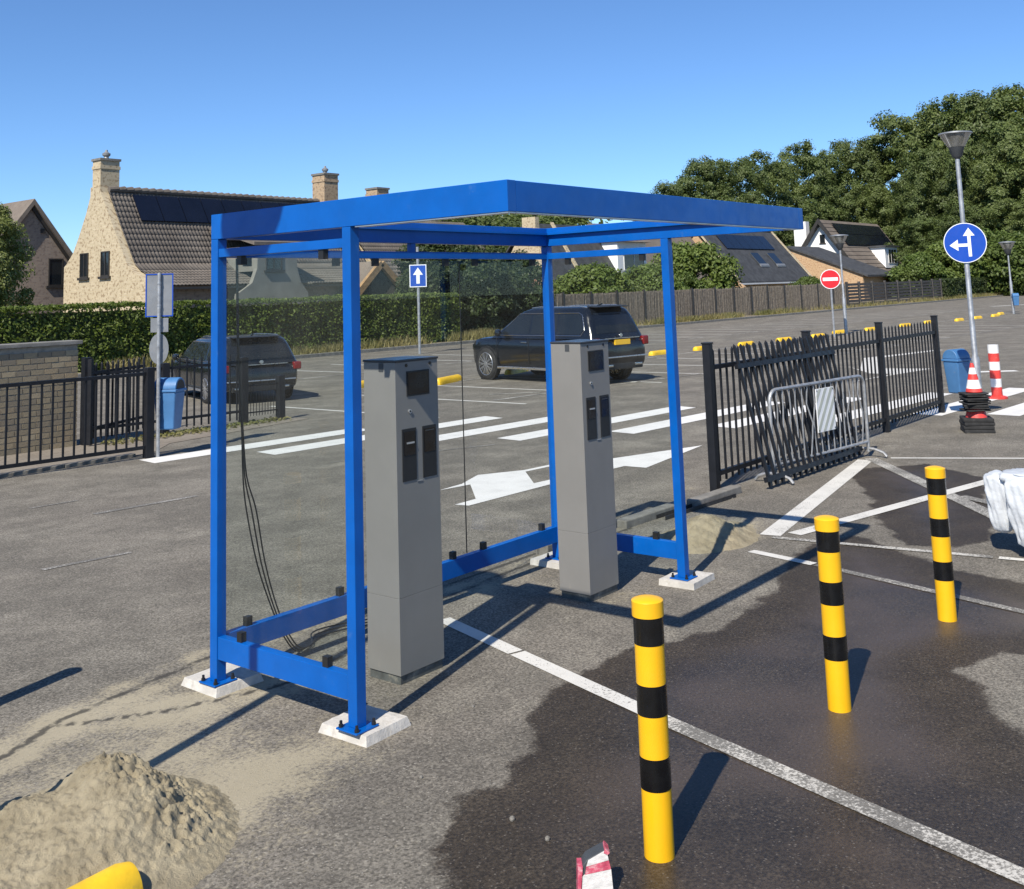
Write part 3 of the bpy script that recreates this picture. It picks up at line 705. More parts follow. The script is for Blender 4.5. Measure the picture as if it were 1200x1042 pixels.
def small_heap(x, y):
    g = lambda cx, cy, rx, ry, h: h*np.exp(-(((x-cx)/rx)**2+((y-cy)/ry)**2))
    z = g(4.25,-0.58,0.32,0.26,0.19)+g(4.7,-0.55,0.3,0.18,0.035)
    return z+np.clip(z/0.06, 0, 1)*(0.04*(fbm(x*9, y*9, 21)-0.45)+0.04*(fbm(x*25, y*25, 31, 3)-0.45))-0.012
heap('sand_heap', 'small pale sand pile behind the front-right shelter post', 4.4,-0.55,0.85,0.55, small_heap, 140)

# ================================================================== foreground odds and ends
def capsule_stop(L, w, h):
    """rounded wheel stop along local x"""
    n, k = 14, 20; vs_ = []; 
    for i in range(k+1):
        t = -L/2+L*i/k; e = min(1.0, (L/2-abs(t))/(w*0.5)); sc = math.sqrt(max(0.0, 1-(1-e)**2)) if e < 1 else 1.0
        sc = max(sc, 0.02)
        for j in range(n):
            a = PI*j/(n-1); c, s_ = math.cos(a), math.sin(a)
            vs_.append((t, c*w/2*sc*(0.85+0.15*(1-s_)), (abs(s_)**0.6)*h*(0.25+0.75*sc)))
    fs = [(i*n+j, i*n+j+1, (i+1)*n+j+1, (i+1)*n+j) for i in range(k) for j in range(n-1)]
    fs += [tuple(range(n)), tuple(range(k*n, (k+1)*n))]
    return MB().add(vs_, fs)
ws = capsule_stop(0.9, 0.17, 0.13).mesh('wheel_stop', 'stop_yellow', True)
o = place('wheel_stop', ws, None, (-1.73,-1.45,0), (0, 0, math.radians(3)))
tag(o, 'rounded yellow wheel stop at the bottom left corner in front of the sand', 'wheel stop', 'yellow wheel stops')

# dirty red and white marker board at the bottom edge
bd = thing('marker_board', 'dirty red and white marker post with slanted top at the bottom edge', 'marker post', (-0.40,-2.72,0), math.radians(-50)); bd.scale = (1.05, 1, 0.62)
prof = [(-0.055,-0.0),(0.055,0.0),(0.040,0.215),(0.028,0.235),(-0.03,0.19),(-0.045,0.16)]
core = MB().prism_y(prof, 0.0, 0.06).build('board', 'dark_grey', bd, bevel=0.004)
MB().prism_y([(-0.051,0.02),(0.050,0.02),(0.0455,0.14),(-0.038,0.118),(-0.046,0.11)], -0.004, 0.0005).build('white_stripe', 'dirty_white', bd)
MB().prism_y([(-0.0375,0.119),(0.045,0.141),(0.0395,0.185),(-0.033,0.158)], -0.004, 0.0005).build('red_stripe', 'dirty_pink', bd)
MB().prism_y([(-0.0325,0.159),(0.039,0.186),(0.036,0.213),(0.027,0.231),(-0.026,0.188)], -0.0035, 0.0005).build('white_stripe', 'dirty_white', bd)
MB().prism_y([(-0.0555,0.01),(-0.0475,0.112),(-0.0445,0.158),(-0.060,0.158),(-0.064,0.01)], -0.006, 0.055).build('side_strip', 'dirty_pink', bd)
MB().prism_y([(0.024,0.224),(0.036,0.214),(0.043,0.224),(0.030,0.246)], -0.006, 0.05).build('top_edge', 'dirty_pink', bd)

for (x, y, r, lab) in ((-0.16,-2.16,0.011,'larger pebble on the wet asphalt left of the nearest bollard'),(-0.2,-2.36,0.010,'smaller pebble on the wet asphalt just above the red and white marker'),(-0.1,-1.62,0.008,'pebble on dry asphalt close to the edge of the wet patch'),(0.6,-1.3,0.007,'pebble on dry asphalt between the near kiosk and the white line')):
    mb = MB(); nn = 7
    mb.lathe([(0.2*r,-0.6*r),(r,-0.2*r),(0.95*r,0.5*r),(0.4*r,1.0*r)], nn)
    o = mb.build('pebble', 'stone'); o.location = (x, y, 0.5*r); o.rotation_euler = (0.3, 0.2, x*9)
    tag(o, lab, 'pebble', 'loose stones on the asphalt')

# plastic-wrapped goods at the right edge
def wrapped():
    w = thing('wrapped_parcel', 'white plastic-wrapped goods hanging over at the right edge of the picture', 'parcel', (4.97,-2.59,0), math.radians(-90))
    def lobe(name, sx, sy, sz, loc, seed, lean):
        bm = bmesh.new(); bmesh.ops.create_cube(bm, size=1.0)
        bmesh.ops.subdivide_edges(bm, edges=bm.edges, cuts=14, use_grid_fill=True)
        for v in bm.verts:
            p = v.co.copy(); s_ = max(abs(p.x), abs(p.y), abs(p.z)); q = p.normalized()*0.62
            p = p.lerp(q, 0.42)
            t = p.z+0.5
            k = 0.80+0.25*t
            n_ = float(fbm(np.array([p.x*4+p.z*2+seed]), np.array([p.y*4+p.z*6]), seed)[0])-0.47
            fold = 0.035*math.sin(p.x*26+p.z*9+seed)+0.03*math.sin(p.y*31-p.z*14)
            v.co = Vector((p.x*sx*(k+n_*0.25+fold)+lean*(t-0.5), p.y*sy*(k+n_*0.3+fold), p.z*sz*(1+n_*0.1)))
        me = bpy.data.meshes.new(name); bm.to_mesh(me); bm.free(); me.materials.append(MATS['plastic_wrap'])
        me.polygons.foreach_set('use_smooth', [True]*len(me.polygons))
        return place(name, me, w, loc)
    lobe('wrapped_end', 0.16, 0.22, 0.40, (0.06, 0.02, 0.36), 3, -0.02)
    lobe('wrapped_end', 0.20, 0.26, 0.46, (0.25, -0.06, 0.315), 8, -0.02)
    lobe('wrapped_top', 0.9, 0.34, 0.18, (0.55, 0.05, 0.50), 5, 0.0)
    MB().box(0.32, 1.0, -0.25, 0.22, 0.10, 0.13).build('pallet_deck', 'wood_raw', w)
    for x in (0.36, 0.66, 0.95): MB().box(x-0.04, x+0.04, -0.25, 0.22, 0, 0.099).build('pallet_block', 'wood_raw', w)
    MB().box(0.34, 0.98, -0.20, 0.18, 0.131, 0.45).build('wrapped_core', 'wrap_fold', w)
wrapped()

# cables hanging in the back-left corner of the shelter
for k, (dx, sw, lab) in enumerate(((0.0, 0.0, 'thin black cable hanging in the left shelter corner, leftmost strand'), (0.012, 0.03, 'thin black cable hanging in the left shelter corner, middle strand'), (0.026, 0.055, 'thin black cable hanging in the left shelter corner, rightmost strand'))):
    pts = [(0.19,2.25),(0.195,1.95),(0.2,1.69),(0.225,1.32),(0.235+sw*0.3,1.04),(0.26+sw,0.85),(0.33+sw*0.8,0.56),(0.43+dx,0.30),(0.52+dx,0.12),(0.60+dx,0.03)]
    P3 = [(x+dx, 0.03+0.012*k, z) for x, z in pts]+[(0.72+k*0.02, 0.08, 0.012+0.004*k), (0.9, 0.16+0.04*k, 0.012+0.004*k), (1.1, 0.12+0.05*k, 0.012+0.004*k), (1.3, 0.03+0.05*k, 0.012+0.004*k), (1.55, 0.02+0.06*k, 0.012+0.004*k)]
    # smooth with catmull-rom
    sm = []
    for i in range(len(P3)-1):
        p0, p1, p2, p3 = (Vector(P3[max(0, min(len(P3)-1, i+q))]) for q in (-1, 0, 1, 2))
        for s_ in range(4):
            t = s_/4; sm.append(0.5*((2*p1)+(p2-p0)*t+(2*p0-5*p1+4*p2-p3)*t*t+(3*p1-p0-3*p2+p3)*t**3))
    sm.append(Vector(P3[-1]))
    tag(MB().tube(sm, 0.0042, 6).build('cable', 'cable', smooth=True), lab, 'cable', 'cables hanging in the shelter')

# loose kerb stones and steel channel behind the shelter
for (x, y, L, rz, z, lab) in ((4.72,0.20,0.95,-0.03,-0.045,'weathered kerb stone lying behind the right end of the shelter'), (3.62,0.26,0.9,0.05,-0.03,'sunken kerb stone seen below the back rail beside the far kiosk'), (5.7,0.10,0.85,-0.02,-0.04,'low kerb stone at the foot of the first fence post')):
    tag(place('kerb_block', MB().box(-L/2, L/2, -0.06, 0.06, 0, 0.11).mesh('kerb_block', 'kerb_stone'), None, (x, y, z), (0, 0, rz), bevel=0.012), lab, 'kerb stone', 'loose kerb stones')
ch = thing('steel_channel', 'dark steel channel lying on the ground at the foot of the fence', 'steel channel', (5.3,0.06,-0.055), math.radians(-3))
MB().box(-0.6, 0.6, -0.05, -0.044, 0.0, 0.09).box(-0.6, 0.6, -0.044, 0.044, 0.0, 0.006).box(-0.6, 0.6, 0.044, 0.05, 0.0, 0.09).build('channel', 'steel_dark', ch)
MB().tube([(0.53,-0.05,0.05),(0.53,-0.056,0.05)], 0.014, 12).build('bolt_head', 'kerb_stone', ch)

# ================================================================== FENCES
def picket_mesh(h, w=0.022, z0=0.0, tip=0.03):
    return MB().box(-w/2, w/2, -w/2, w/2, z0, h-tip).add([(-w/2,-w/2,h-tip),(w/2,-w/2,h-tip),(w/2,w/2,h-tip),(-w/2,w/2,h-tip),(0,0,h)], [(0,1,4),(1,2,4),(2,3,4),(3,0,4)]).mesh('picket', 'fence_black')
FP = [6.03, 8.42, 10.8, 13.16]
mf = thing('picket_fence', 'black metal picket fence with four posts running along the exit lane', 'fence', (FP[0], 0.27, 0))
for x in FP:
    po = MB().box(x-FP[0]-0.04, x-FP[0]+0.04, -0.04, 0.04, -0.02, 1.435).build('post', 'fence_black', mf, bevel=0.005)
    MB().box(x-FP[0]-0.045, x-FP[0]+0.045, -0.045, 0.045, 1.435, 1.45).build('post_cap', 'fence_black', po)
pk = picket_mesh(1.385, 0.019, 0.09)
for a, b in zip(FP[:-1], FP[1:]):
    a -= FP[0]; b -= FP[0]
    for z in (0.17, 1.20): MB().box(a+0.04, b-0.04, -0.02, 0.02, z-0.022, z+0.022).build('rail', 'fence_black', mf)
    nb = 17
    for k in range(nb): place('picket', pk, mf, (a+0.04+(b-a-0.08)*(k+0.5)/nb, 0, 0))
# loose panel leaning against the first bay
lp = thing('loose_fence_panel', 'loose black picket panel leaning against the fence behind the grey barrier', 'fence panel', (6.35,-0.14,0.0), math.radians(-1.5))
ang = math.atan2(0.31, 1.36)
lp.rotation_euler = (-ang, 0, math.radians(-1.5))
pk2 = picket_mesh(1.42, 0.028, 0.0)
for z in (0.10, 1.22): MB().box(0, 2.35, -0.022, 0.022, z-0.024, z+0.024).build('rail', 'fence_black', lp)
for k in range(17): place('picket', pk2, lp, (0.06+2.22*k/16, 0, 0.03))
# left fence along the pavement
lf = thing('road_railing', 'black metal railing in front of the brick wall at the left edge', 'railing', (4.64, 7.93, 0), math.radians(-4))
MB().box(-0.055, 0.055, -0.055, 0.055, -0.02, 1.18).build('post', 'fence_black', lf, bevel=0.006)
for z in (0.14, 1.10): MB().box(-3.4, -0.055, -0.02, 0.02, z-0.022, z+0.022).build('rail', 'fence_black', lf)
bar = MB().box(-0.011, 0.011, -0.011, 0.011, 0.16, 1.08).mesh('baluster', 'fence_black')
for k in range(23): place('baluster', bar, lf, (-0.17-0.14*k, 0, 0))
MB().box(-3.45, -3.35, -0.05, 0.05, -0.02, 1.18).build('post', 'fence_black', lf, bevel=0.006)
# fence behind, beyond the pavement
bf = thing('park_fence', 'black picket fence between the brick wall and the parked dark car', 'fence', (4.92, 10.02, 0), math.radians(-5))
for x in (0.0, 1.25, 2.66, 3.38):
    MB().box(x-0.06, x+0.06, -0.06, 0.06, -0.02, 1.27 if x == 0 else (1.1 if x < 3 else 0.75)).build('post', 'fence_black', bf, bevel=0.006)
for a, b in ((0.06, 1.19), (1.31, 2.60)):
    for z in (0.22, 1.02): MB().box(a, b, -0.018, 0.018, z-0.02, z+0.02).build('rail', 'fence_black', bf)
    nb = 10; pk3 = picket_mesh(1.16, 0.022, 0.08)
    for k in range(nb): place('picket', pk3, bf, (a+(b-a)*(k+0.5)/nb, 0, 0))
for z in (0.18, 0.62): MB().box(2.72, 3.32, -0.01, 0.01, z-0.01, z+0.01).build('rail', 'fence_black', bf)
wr = MB().box(-0.004, 0.004, -0.004, 0.004, 0.12, 0.66).mesh('wire', 'fence_black')
for k in range(11): place('wire', wr, bf, (2.74+0.056*k, 0, 0))
gl = thing('gate_leaf', 'open black gate leaf hinged beside the end of the brick wall', 'gate', (4.86, 9.80, 0), math.radians(28))
MB().box(-0.03, 0.03, -0.03, 0.03, 0.02, 1.25).build('hinge_stile', 'fence_black', gl)
for z in (0.25, 1.05): MB().box(0.03, 1.5, -0.018, 0.018, z-0.02, z+0.02).build('rail', 'fence_black', gl)
pk4 = picket_mesh(1.2, 0.024, 0.07)
for k in range(10): place('picket', pk4, gl, (0.14+0.148*k, 0, 0))

# brick wall, bricks one by one
bw = thing('brick_wall', 'low brown brick wall with grey coping behind the railing at the left', 'wall', (4.80, 10.05, 0))
WL, WH = 2.2, 1.47
MB().box(-WL, -0.008, 0.012, 0.31, 0, WH).build('wall_core', 'mortar', bw)
MB().box(-WL-0.05, 0.05, -0.04, 0.36, WH+0.001, WH+0.06).build('coping', 'coping', bw, bevel=0.008)
bl, bh, jt = 0.195, 0.070, 0.012
bmesh_full = MB().box(-bl/2, bl/2, 0, 0.10, 0, bh).mesh('brick', 'brick')
bmesh_end = MB().box(-0.045, 0.045, 0, 0.10, 0, bh).mesh('brick', 'brick')
for row in range(int(WH/(bh+jt))):
    z = 0.008+row*(bh+jt)
    x = -bl/2 if row % 2 == 0 else -0.0975-0.05-jt
    if row % 2: place('brick', bmesh_end, bw, (-0.045, rnd.uniform(-0.002, 0.003), z)); x = -0.09-jt-bl/2
    while x > -WL:
        place('brick', bmesh_full, bw, (x, rnd.uniform(-0.002, 0.003), z), (0, 0, rnd.uniform(-0.01, 0.01))); x -= bl+jt

# ================================================================== CROWD BARRIER
cbx = thing('crowd_barrier', 'galvanised crowd control barrier with a striped white board hung on it', 'barrier', (6.74,-0.02,0), math.atan2(-0.23, 2.0))
Lb = 2.02
fr = [(0,0,0.06),(0,0,0.80)]+[(0.12-0.12*math.cos(a), 0, 0.80+0.12*math.sin(a)) for a in (0.4,0.8,1.2,PI/2)]+[(Lb-0.12+0.12*math.sin(a), 0, 0.80+0.12*math.cos(a)) for a in (0,0.4,0.8,1.2)]+[(Lb,0,0.80),(Lb,0,0.06)]
MB().tube(fr, 0.019, 10).build('frame', 'galvanised', cbx, True)
MB().tube([(0,0,0.17),(Lb,0,0.17)], 0.016, 8).build('bottom_rail', 'galvanised', cbx, True)
for k in range(15):
    x = Lb*(k+1)/16; r = random.Random(k*3); a1, a2 = r.uniform(-0.03, 0.03), r.uniform(-0.025, 0.025)
    MB().tube([(x,0,0.17),(x+a1*0.6,a2*0.7,0.36),(x+a1,a2,0.52),(x+a2*0.7,-a2*0.4,0.72),(x,0,0.915)], 0.0085, 6).build('upright', 'galvanised', cbx, True)
for x in (0.0, Lb):
    MB().tube([(x,-0.22,0.018),(x,-0.18,0.06),(x,-0.08,0.09),(x,0.0,0.095),(x,0.08,0.09),(x,0.18,0.06),(x,0.22,0.018)], 0.016, 8).build('foot', 'galvanised', cbx, True)
bo = MB().box(0.88, 1.26, -0.032, -0.024, 0.40, 0.86).build('board', 'sign_white', cbx)
mk('reflective', (0.44, 0.46, 0.40), 0.4, var=0.08, scale=8, dirt=(0.34, 0.33, 0.28), dirt_amt=0.1)
for k in range(7):
    c0 = -0.40+0.125*k; poly = []
    def clip(x): return max(0.885, min(1.255, x))
    pts = []
    for z in (0.405, 0.855):
        pts.append(z)
    a0 = 0.88+c0; s_ = 0.33/0.45
    q = [(a0+0.0, 0.405), (a0+0.06, 0.405), (a0+0.06+0.33, 0.855), (a0+0.33, 0.855)]
    # clip polygon to the board
    def clip_poly(pg, f, inter):
        out = []
        for i in range(len(pg)):
            A, Bp = pg[i], pg[(i+1) % len(pg)]
            if f(A): out.append(A)
            if f(A) != f(Bp): out.append(inter(A, Bp))
        return out
    for X0, sg in ((0.885, 1), (1.255, -1)):
        q = clip_poly(q, lambda P: (P[0]-X0)*sg >= 0, lambda A, Bp: (X0, A[1]+(Bp[1]-A[1])*(X0-A[0])/(Bp[0]-A[0])))
        if not q: break
    if len(q) >= 3: MB().prism_y(q, -0.0335, -0.0325).build('stripe', 'reflective', bo)
for xx in (0.90, 1.24):
    for zz in (0.42, 0.84): MB().tube([(xx,-0.033,zz),(xx,-0.037,zz)], 0.008, 8).build('screw', 'dark_grey', bo)

# ================================================================== BINS, CONES, POSTS
def litter_bin(loc, rz, lab, s=1.0, group='blue litter bins'):
    b = thing('litter_bin', lab, 'litter bin', loc, rz, group)
    w0, w1, d0, d1, h = 0.125*s, 0.165*s, 0.11*s, 0.14*s, 0.50*s
    vs_ = [(-w0,-d0,0),(w0,-d0,0),(w0,d0,0),(-w0,d0,0),(-w1,-d1,h),(w1,-d1,h),(w1,d1,h),(-w1,d1,h)]
    MB().add(vs_, [(3,2,1,0),(4,5,6,7),(0,1,5,4),(1,2,6,5),(2,3,7,6),(3,0,4,7)]).build('bin_body', 'bin_blue', b, bevel=0.025*s, seg=3)
    MB().box(-w1-0.012*s, w1+0.012*s, -d1-0.012*s, d1+0.012*s, h-0.005*s, h+0.035*s).build('rim', 'bin_blue', b, bevel=0.01*s)
    # half-round hood, open towards local -y
    prof = [(-d1, h+0.035*s)]+[(-d1*math.cos(a), h+0.035*s+0.15*s*math.sin(a)) for a in [PI*q/10 for q in range(1, 10)]]+[(d1, h+0.035*s)]
    MB().prism_x(prof, -w1, w1).build('hood', 'bin_blue', b, bevel=0.012*s)
    MB().prism_x([(y*0.78, h+0.04*s+(z-h-0.035*s)*0.78) for y, z in prof], w1*0.9, w1+0.004*s).build('opening', 'black_plastic', b)
    MB().box(-0.03*s, 0.03*s, d1, d1+0.05*s, 0.18*s, 0.24*s).build('bracket', 'galvanised', b)
    return b
litter_bin((13.28,0.03,0.29), math.radians(-20), 'blue litter bin hung on the end post of the black picket fence', 0.95)

# left sign pole with bin
spole = thing('sign_pole', 'sign pole at the left railing seen from behind, three grey sign backs', 'sign', (4.735,7.86,0), math.radians(-38))
MB().tube([(0,0,-0.02),(0,0,2.44)], 0.025, 12).build('pole', 'galvanised', spole, True)
sb = MB().box(-0.17, 0.17, 0.028, 0.036, 1.86, 2.42).build('sign_panel', 'sign_back', spole)
for (x0, x1, z0, z1) in ((-0.18,-0.165,1.85,2.43),(0.165,0.18,1.85,2.43),(-0.165,0.165,1.85,1.865),(-0.165,0.165,2.415,2.43)):
    MB().box(x0, x1, 0.022, 0.04, z0, z1).build('sign_edge', 'sign_blue', sb)
s2 = MB().box(-0.11, 0.12, 0.028, 0.036, 1.64, 1.83).build('sign_panel', 'sign_back', spole, bevel=0.003)
s3 = MB(); s3.add([(0.125*math.cos(2*PI*k/28), y, 1.42+0.205*math.sin(2*PI*k/28)) for y in (0.028, 0.036) for k in range(28)], [tuple(range(28)), tuple(range(28, 56))]+[(k, (k+1) % 28, 28+(k+1) % 28, 28+k) for k in range(28)])
s3.build('sign_panel', 'sign_back', spole)
for z in (0.55, 0.78, 1.45, 1.75, 2.0, 2.3): MB().tube([(0,0,z-0.012),(0,0,z+0.012)], 0.029, 12).build('clamp', 'galvanised', spole)
litter_bin((4.93,7.90,0.34), math.radians(-62), 'blue litter bin hanging on the sign pole at the left railing', 1.0)

# cone stack and red-white post
cs = thing('cone_stack', 'stack of traffic cones with thick black bases beside the lamp post', 'cone stack', (11.32,-0.74,0), 0.5)
z = 0.0; r = random.Random(4)
for k in range(4):
    MB().box(-0.185, 0.185, -0.185, 0.185, z, z+0.045).build('cone_base', 'rubber', cs, bevel=0.008).rotation_euler = (0, 0, r.uniform(-0.12, 0.12)); z += 0.047
MB().lathe([(0.135,z),(0.11,z+0.09),(0.095,z+0.12)], 20, caps=False).build('cone_body', 'cone_red', cs, True); z += 0.085
for k in range(8):
    b = MB().box(-0.15, 0.15, -0.15, 0.15, z, z+0.020).build('cone_base', 'rubber', cs, bevel=0.005); b.rotation_euler = (r.uniform(-0.03,0.03), r.uniform(-0.03,0.03), r.uniform(-0.2, 0.2)); z += 0.030
prof = lambda t: 0.105-0.085*t
H = 0.37
for a, b, m_ in ((0,0.12,'cone_red'),(0.12,0.42,'cone_white'),(0.42,0.62,'cone_red'),(0.62,0.84,'cone_white'),(0.84,1.0,'cone_red')):
    MB().lathe([(prof(a), z+H*a), (prof(b), z+H*b)], 20, caps=(b == 1.0)).build('cone_band', m_, cs, True)
rp = thing('marker_post', 'red and white striped round marker post beyond the lamp post', 'marker post', (15.42,0.06,0))
MB().lathe([(0.16,0.0),(0.16,0.03),(0.09,0.05)], 20).build('foot', 'cone_red', rp, True)
for k in range(6):
    a, b = 0.05+0.138*k, 0.05+0.138*(k+1)
    MB().lathe([(0.085,a+0.001),(0.085,b)], 20).build('band', 'cone_red' if k % 2 == 0 else 'cone_white', rp, True)

# ================================================================== SIGNS AND LAMPS
def disc(r, y0, y1, n=40, c=(0,0,0)):
    mb = MB(); mb.add([(c[0]+r*math.cos(2*PI*k/n), y, c[2]+r*math.sin(2*PI*k/n)) for y in (y0, y1) for k in range(n)], [tuple(range(n)), tuple(reversed(range(n, 2*n)))]+[(k, n+k, n+(k+1) % n, (k+1) % n) for k in range(n)]); return mb
def lamp(loc, rz, h, lab, r=0.032, s=1.0, group='conical street lamps', n=24):
    l = thing('street_lamp', lab, 'street lamp', loc, rz, group)
    MB().lathe([(r*1.6,-0.02),(r*1.6,0.9*s),(r*1.05,0.95*s),(r*0.85,h-0.36*s)], 14).build('pole', 'galvanised', l, True)
    hd = MB().lathe([(r*0.9,h-0.38*s),(0.07*s,h-0.34*s),(0.10*s,h-0.23*s),(0.108*s,h-0.215*s)], n).build('lamp_base', 'dark_grey', l, True)
    MB().lathe([(0.108*s,h-0.214*s),(0.205*s,h-0.035*s)], n, caps=False).build('shade', 'lamp_glass', l, True)
    MB().lathe([(0.205*s,h-0.034*s),(0.225*s,h-0.030*s),(0.222*s,h-0.012*s),(0.12*s,h+0.004*s),(0.02*s,h+0.012*s)], n).build('lamp_cap', 'sign_back', l, True)
    MB().lathe([(0.03*s,h-0.20*s),(0.045*s,h-0.13*s),(0.03*s,h-0.06*s),(0.01*s,h-0.05*s)], 12).build('bulb', 'cone_white', l, True)
    return l
lamp((11.82,-0.65,0), 0, 4.03, 'street lamp with conical head carrying the round blue arrow sign', 0.034)
rs = thing('arrow_sign', 'round blue sign with white arrows ahead and left on the near lamp post', 'sign', (11.775,-0.665,2.48), math.atan2(-4.28,-15.3)+PI/2)
disc(0.275, 0.0, 0.006).build('sign_rim', 'sign_white', rs)
disc(0.265, -0.0015, 0.0).build('sign_face', 'sign_blue', rs)
def arrow_up(x, z0, z1, w, hw, hh): return [(x-w, z0),(x+w, z0),(x+w, z1-hh),(x+hw, z1-hh),(x, z1),(x-hw, z1-hh),(x-w, z1-hh)]
MB().prism_y(arrow_up(0.055,-0.19,0.205,0.021,0.075,0.11), -0.0030, -0.0016).build('arrow', 'sign_white', rs)
MB().prism_y([(0.033,-0.052),(-0.09,-0.052),(-0.09,-0.108),(-0.20,-0.03),(-0.09,0.048),(-0.09,-0.010),(0.033,-0.010)], -0.0030, -0.0016).build('arrow', 'sign_white', rs)
MB().box(-0.05, 0.05, 0.006, 0.03, -0.2, -0.16).box(-0.05, 0.05, 0.006, 0.03, 0.16, 0.2).build('bracket', 'galvanised', rs)
lamp((36.4,10.86,0), 0, 3.82, 'slim far street lamp standing just right of the no-entry sign', 0.04, 1.55)
lamp((57.4,9.95,0), 0, 3.85, 'distant street lamp with a small blue bin near the right edge', 0.045, 1.9)
lamp((-2.0,-0.875,0), 0, 4.66, 'street lamp outside the left edge whose shadow crosses the sand', 0.034, 1.16)
litter_bin((57.25,9.75,0.45), math.radians(-60), 'tiny distant blue litter bin on the lamp pole near the right edge', 0.95)
ne = thing('no_entry_sign', 'round red no-entry sign with white bar on a thin pole', 'sign', (34.57,10.59,0), math.atan2(-15.5,-38)+PI/2)
MB().tube([(0,0.058,-0.02),(0,0.058,2.35)], 0.04, 10).build('pole', 'galvanised', ne, True)
disc(0.36, 0, 0.012, c=(0,0,2.12)).build('sign_rim', 'sign_white', ne)
disc(0.335, -0.003, -0.0005, c=(0,0,2.12)).build('sign_face', 'sign_red', ne)
MB().box(-0.27, 0.27, -0.006, -0.0035, 2.06, 2.18).build('white_bar', 'sign_white', ne)
ow = thing('one_way_sign', 'square blue one-way sign with a white arrow seen through the shelter', 'sign', (23.61,21.18,0), math.atan2(-26.1,-27.1)+PI/2)
MB().tube([(0,0.07,-0.02),(0,0.07,3.75)], 0.05, 10).build('pole', 'galvanised', ow, True)
MB().box(-0.30, 0.30, 0, 0.012, 2.33, 3.12).build('sign_rim', 'sign_white', ow)
MB().box(-0.27, 0.27, -0.003, -0.0005, 2.36, 3.09).build('sign_face', 'sign_blue', ow)
MB().prism_y(arrow_up(0, 2.45, 3.02, 0.06, 0.175, 0.26), -0.006, -0.0035).build('arrow', 'sign_white', ow)

# ================================================================== WHEEL STOPS of the far lot
ws2 = capsule_stop(0.95, 0.20, 0.13).mesh('wheel_stop', 'stop_yellow', True)
spots = [(13.6,13.2),(14.9,11.9),(17.7,12.1),(24.6,12.1),(26.9,11.85),(29.35,11.55),(32.0,11.4),(34.5,11.2),(37.3,11.5),(39.6,11.1),(43.2,10.9),(46.3,10.9),(48.6,10.2),(51.2,10.1),(54.0,10.0),(56.6,10.4),(60.5,9.9)]
ordn = ['first','second','third','fourth','fifth','sixth','seventh','eighth','ninth','tenth','eleventh','twelfth','thirteenth','fourteenth','fifteenth','sixteenth','seventeenth','eighteenth','nineteenth','twentieth','twenty-first','twenty-second','twenty-third','twenty-fourth','twenty-fifth','twenty-sixth','twenty-seventh','twenty-eighth','twenty-ninth','thirtieth']
for i, (x, y) in enumerate(spots):
    o = place('wheel_stop', ws2, None, (x, y, 0), (0, 0, math.radians(-40 if i > 2 else 35)))
    o.rotation_euler.z = math.radians(-3+rnd.uniform(-4, 4)) if i > 2 else math.radians(17)
    if i < 3: o.scale = (1.4, 1.1, 1.15)
    tag(o, 'yellow wheel stop in the far lot, %s one counted from the left' % ordn[i], 'wheel stop', 'yellow wheel stops')

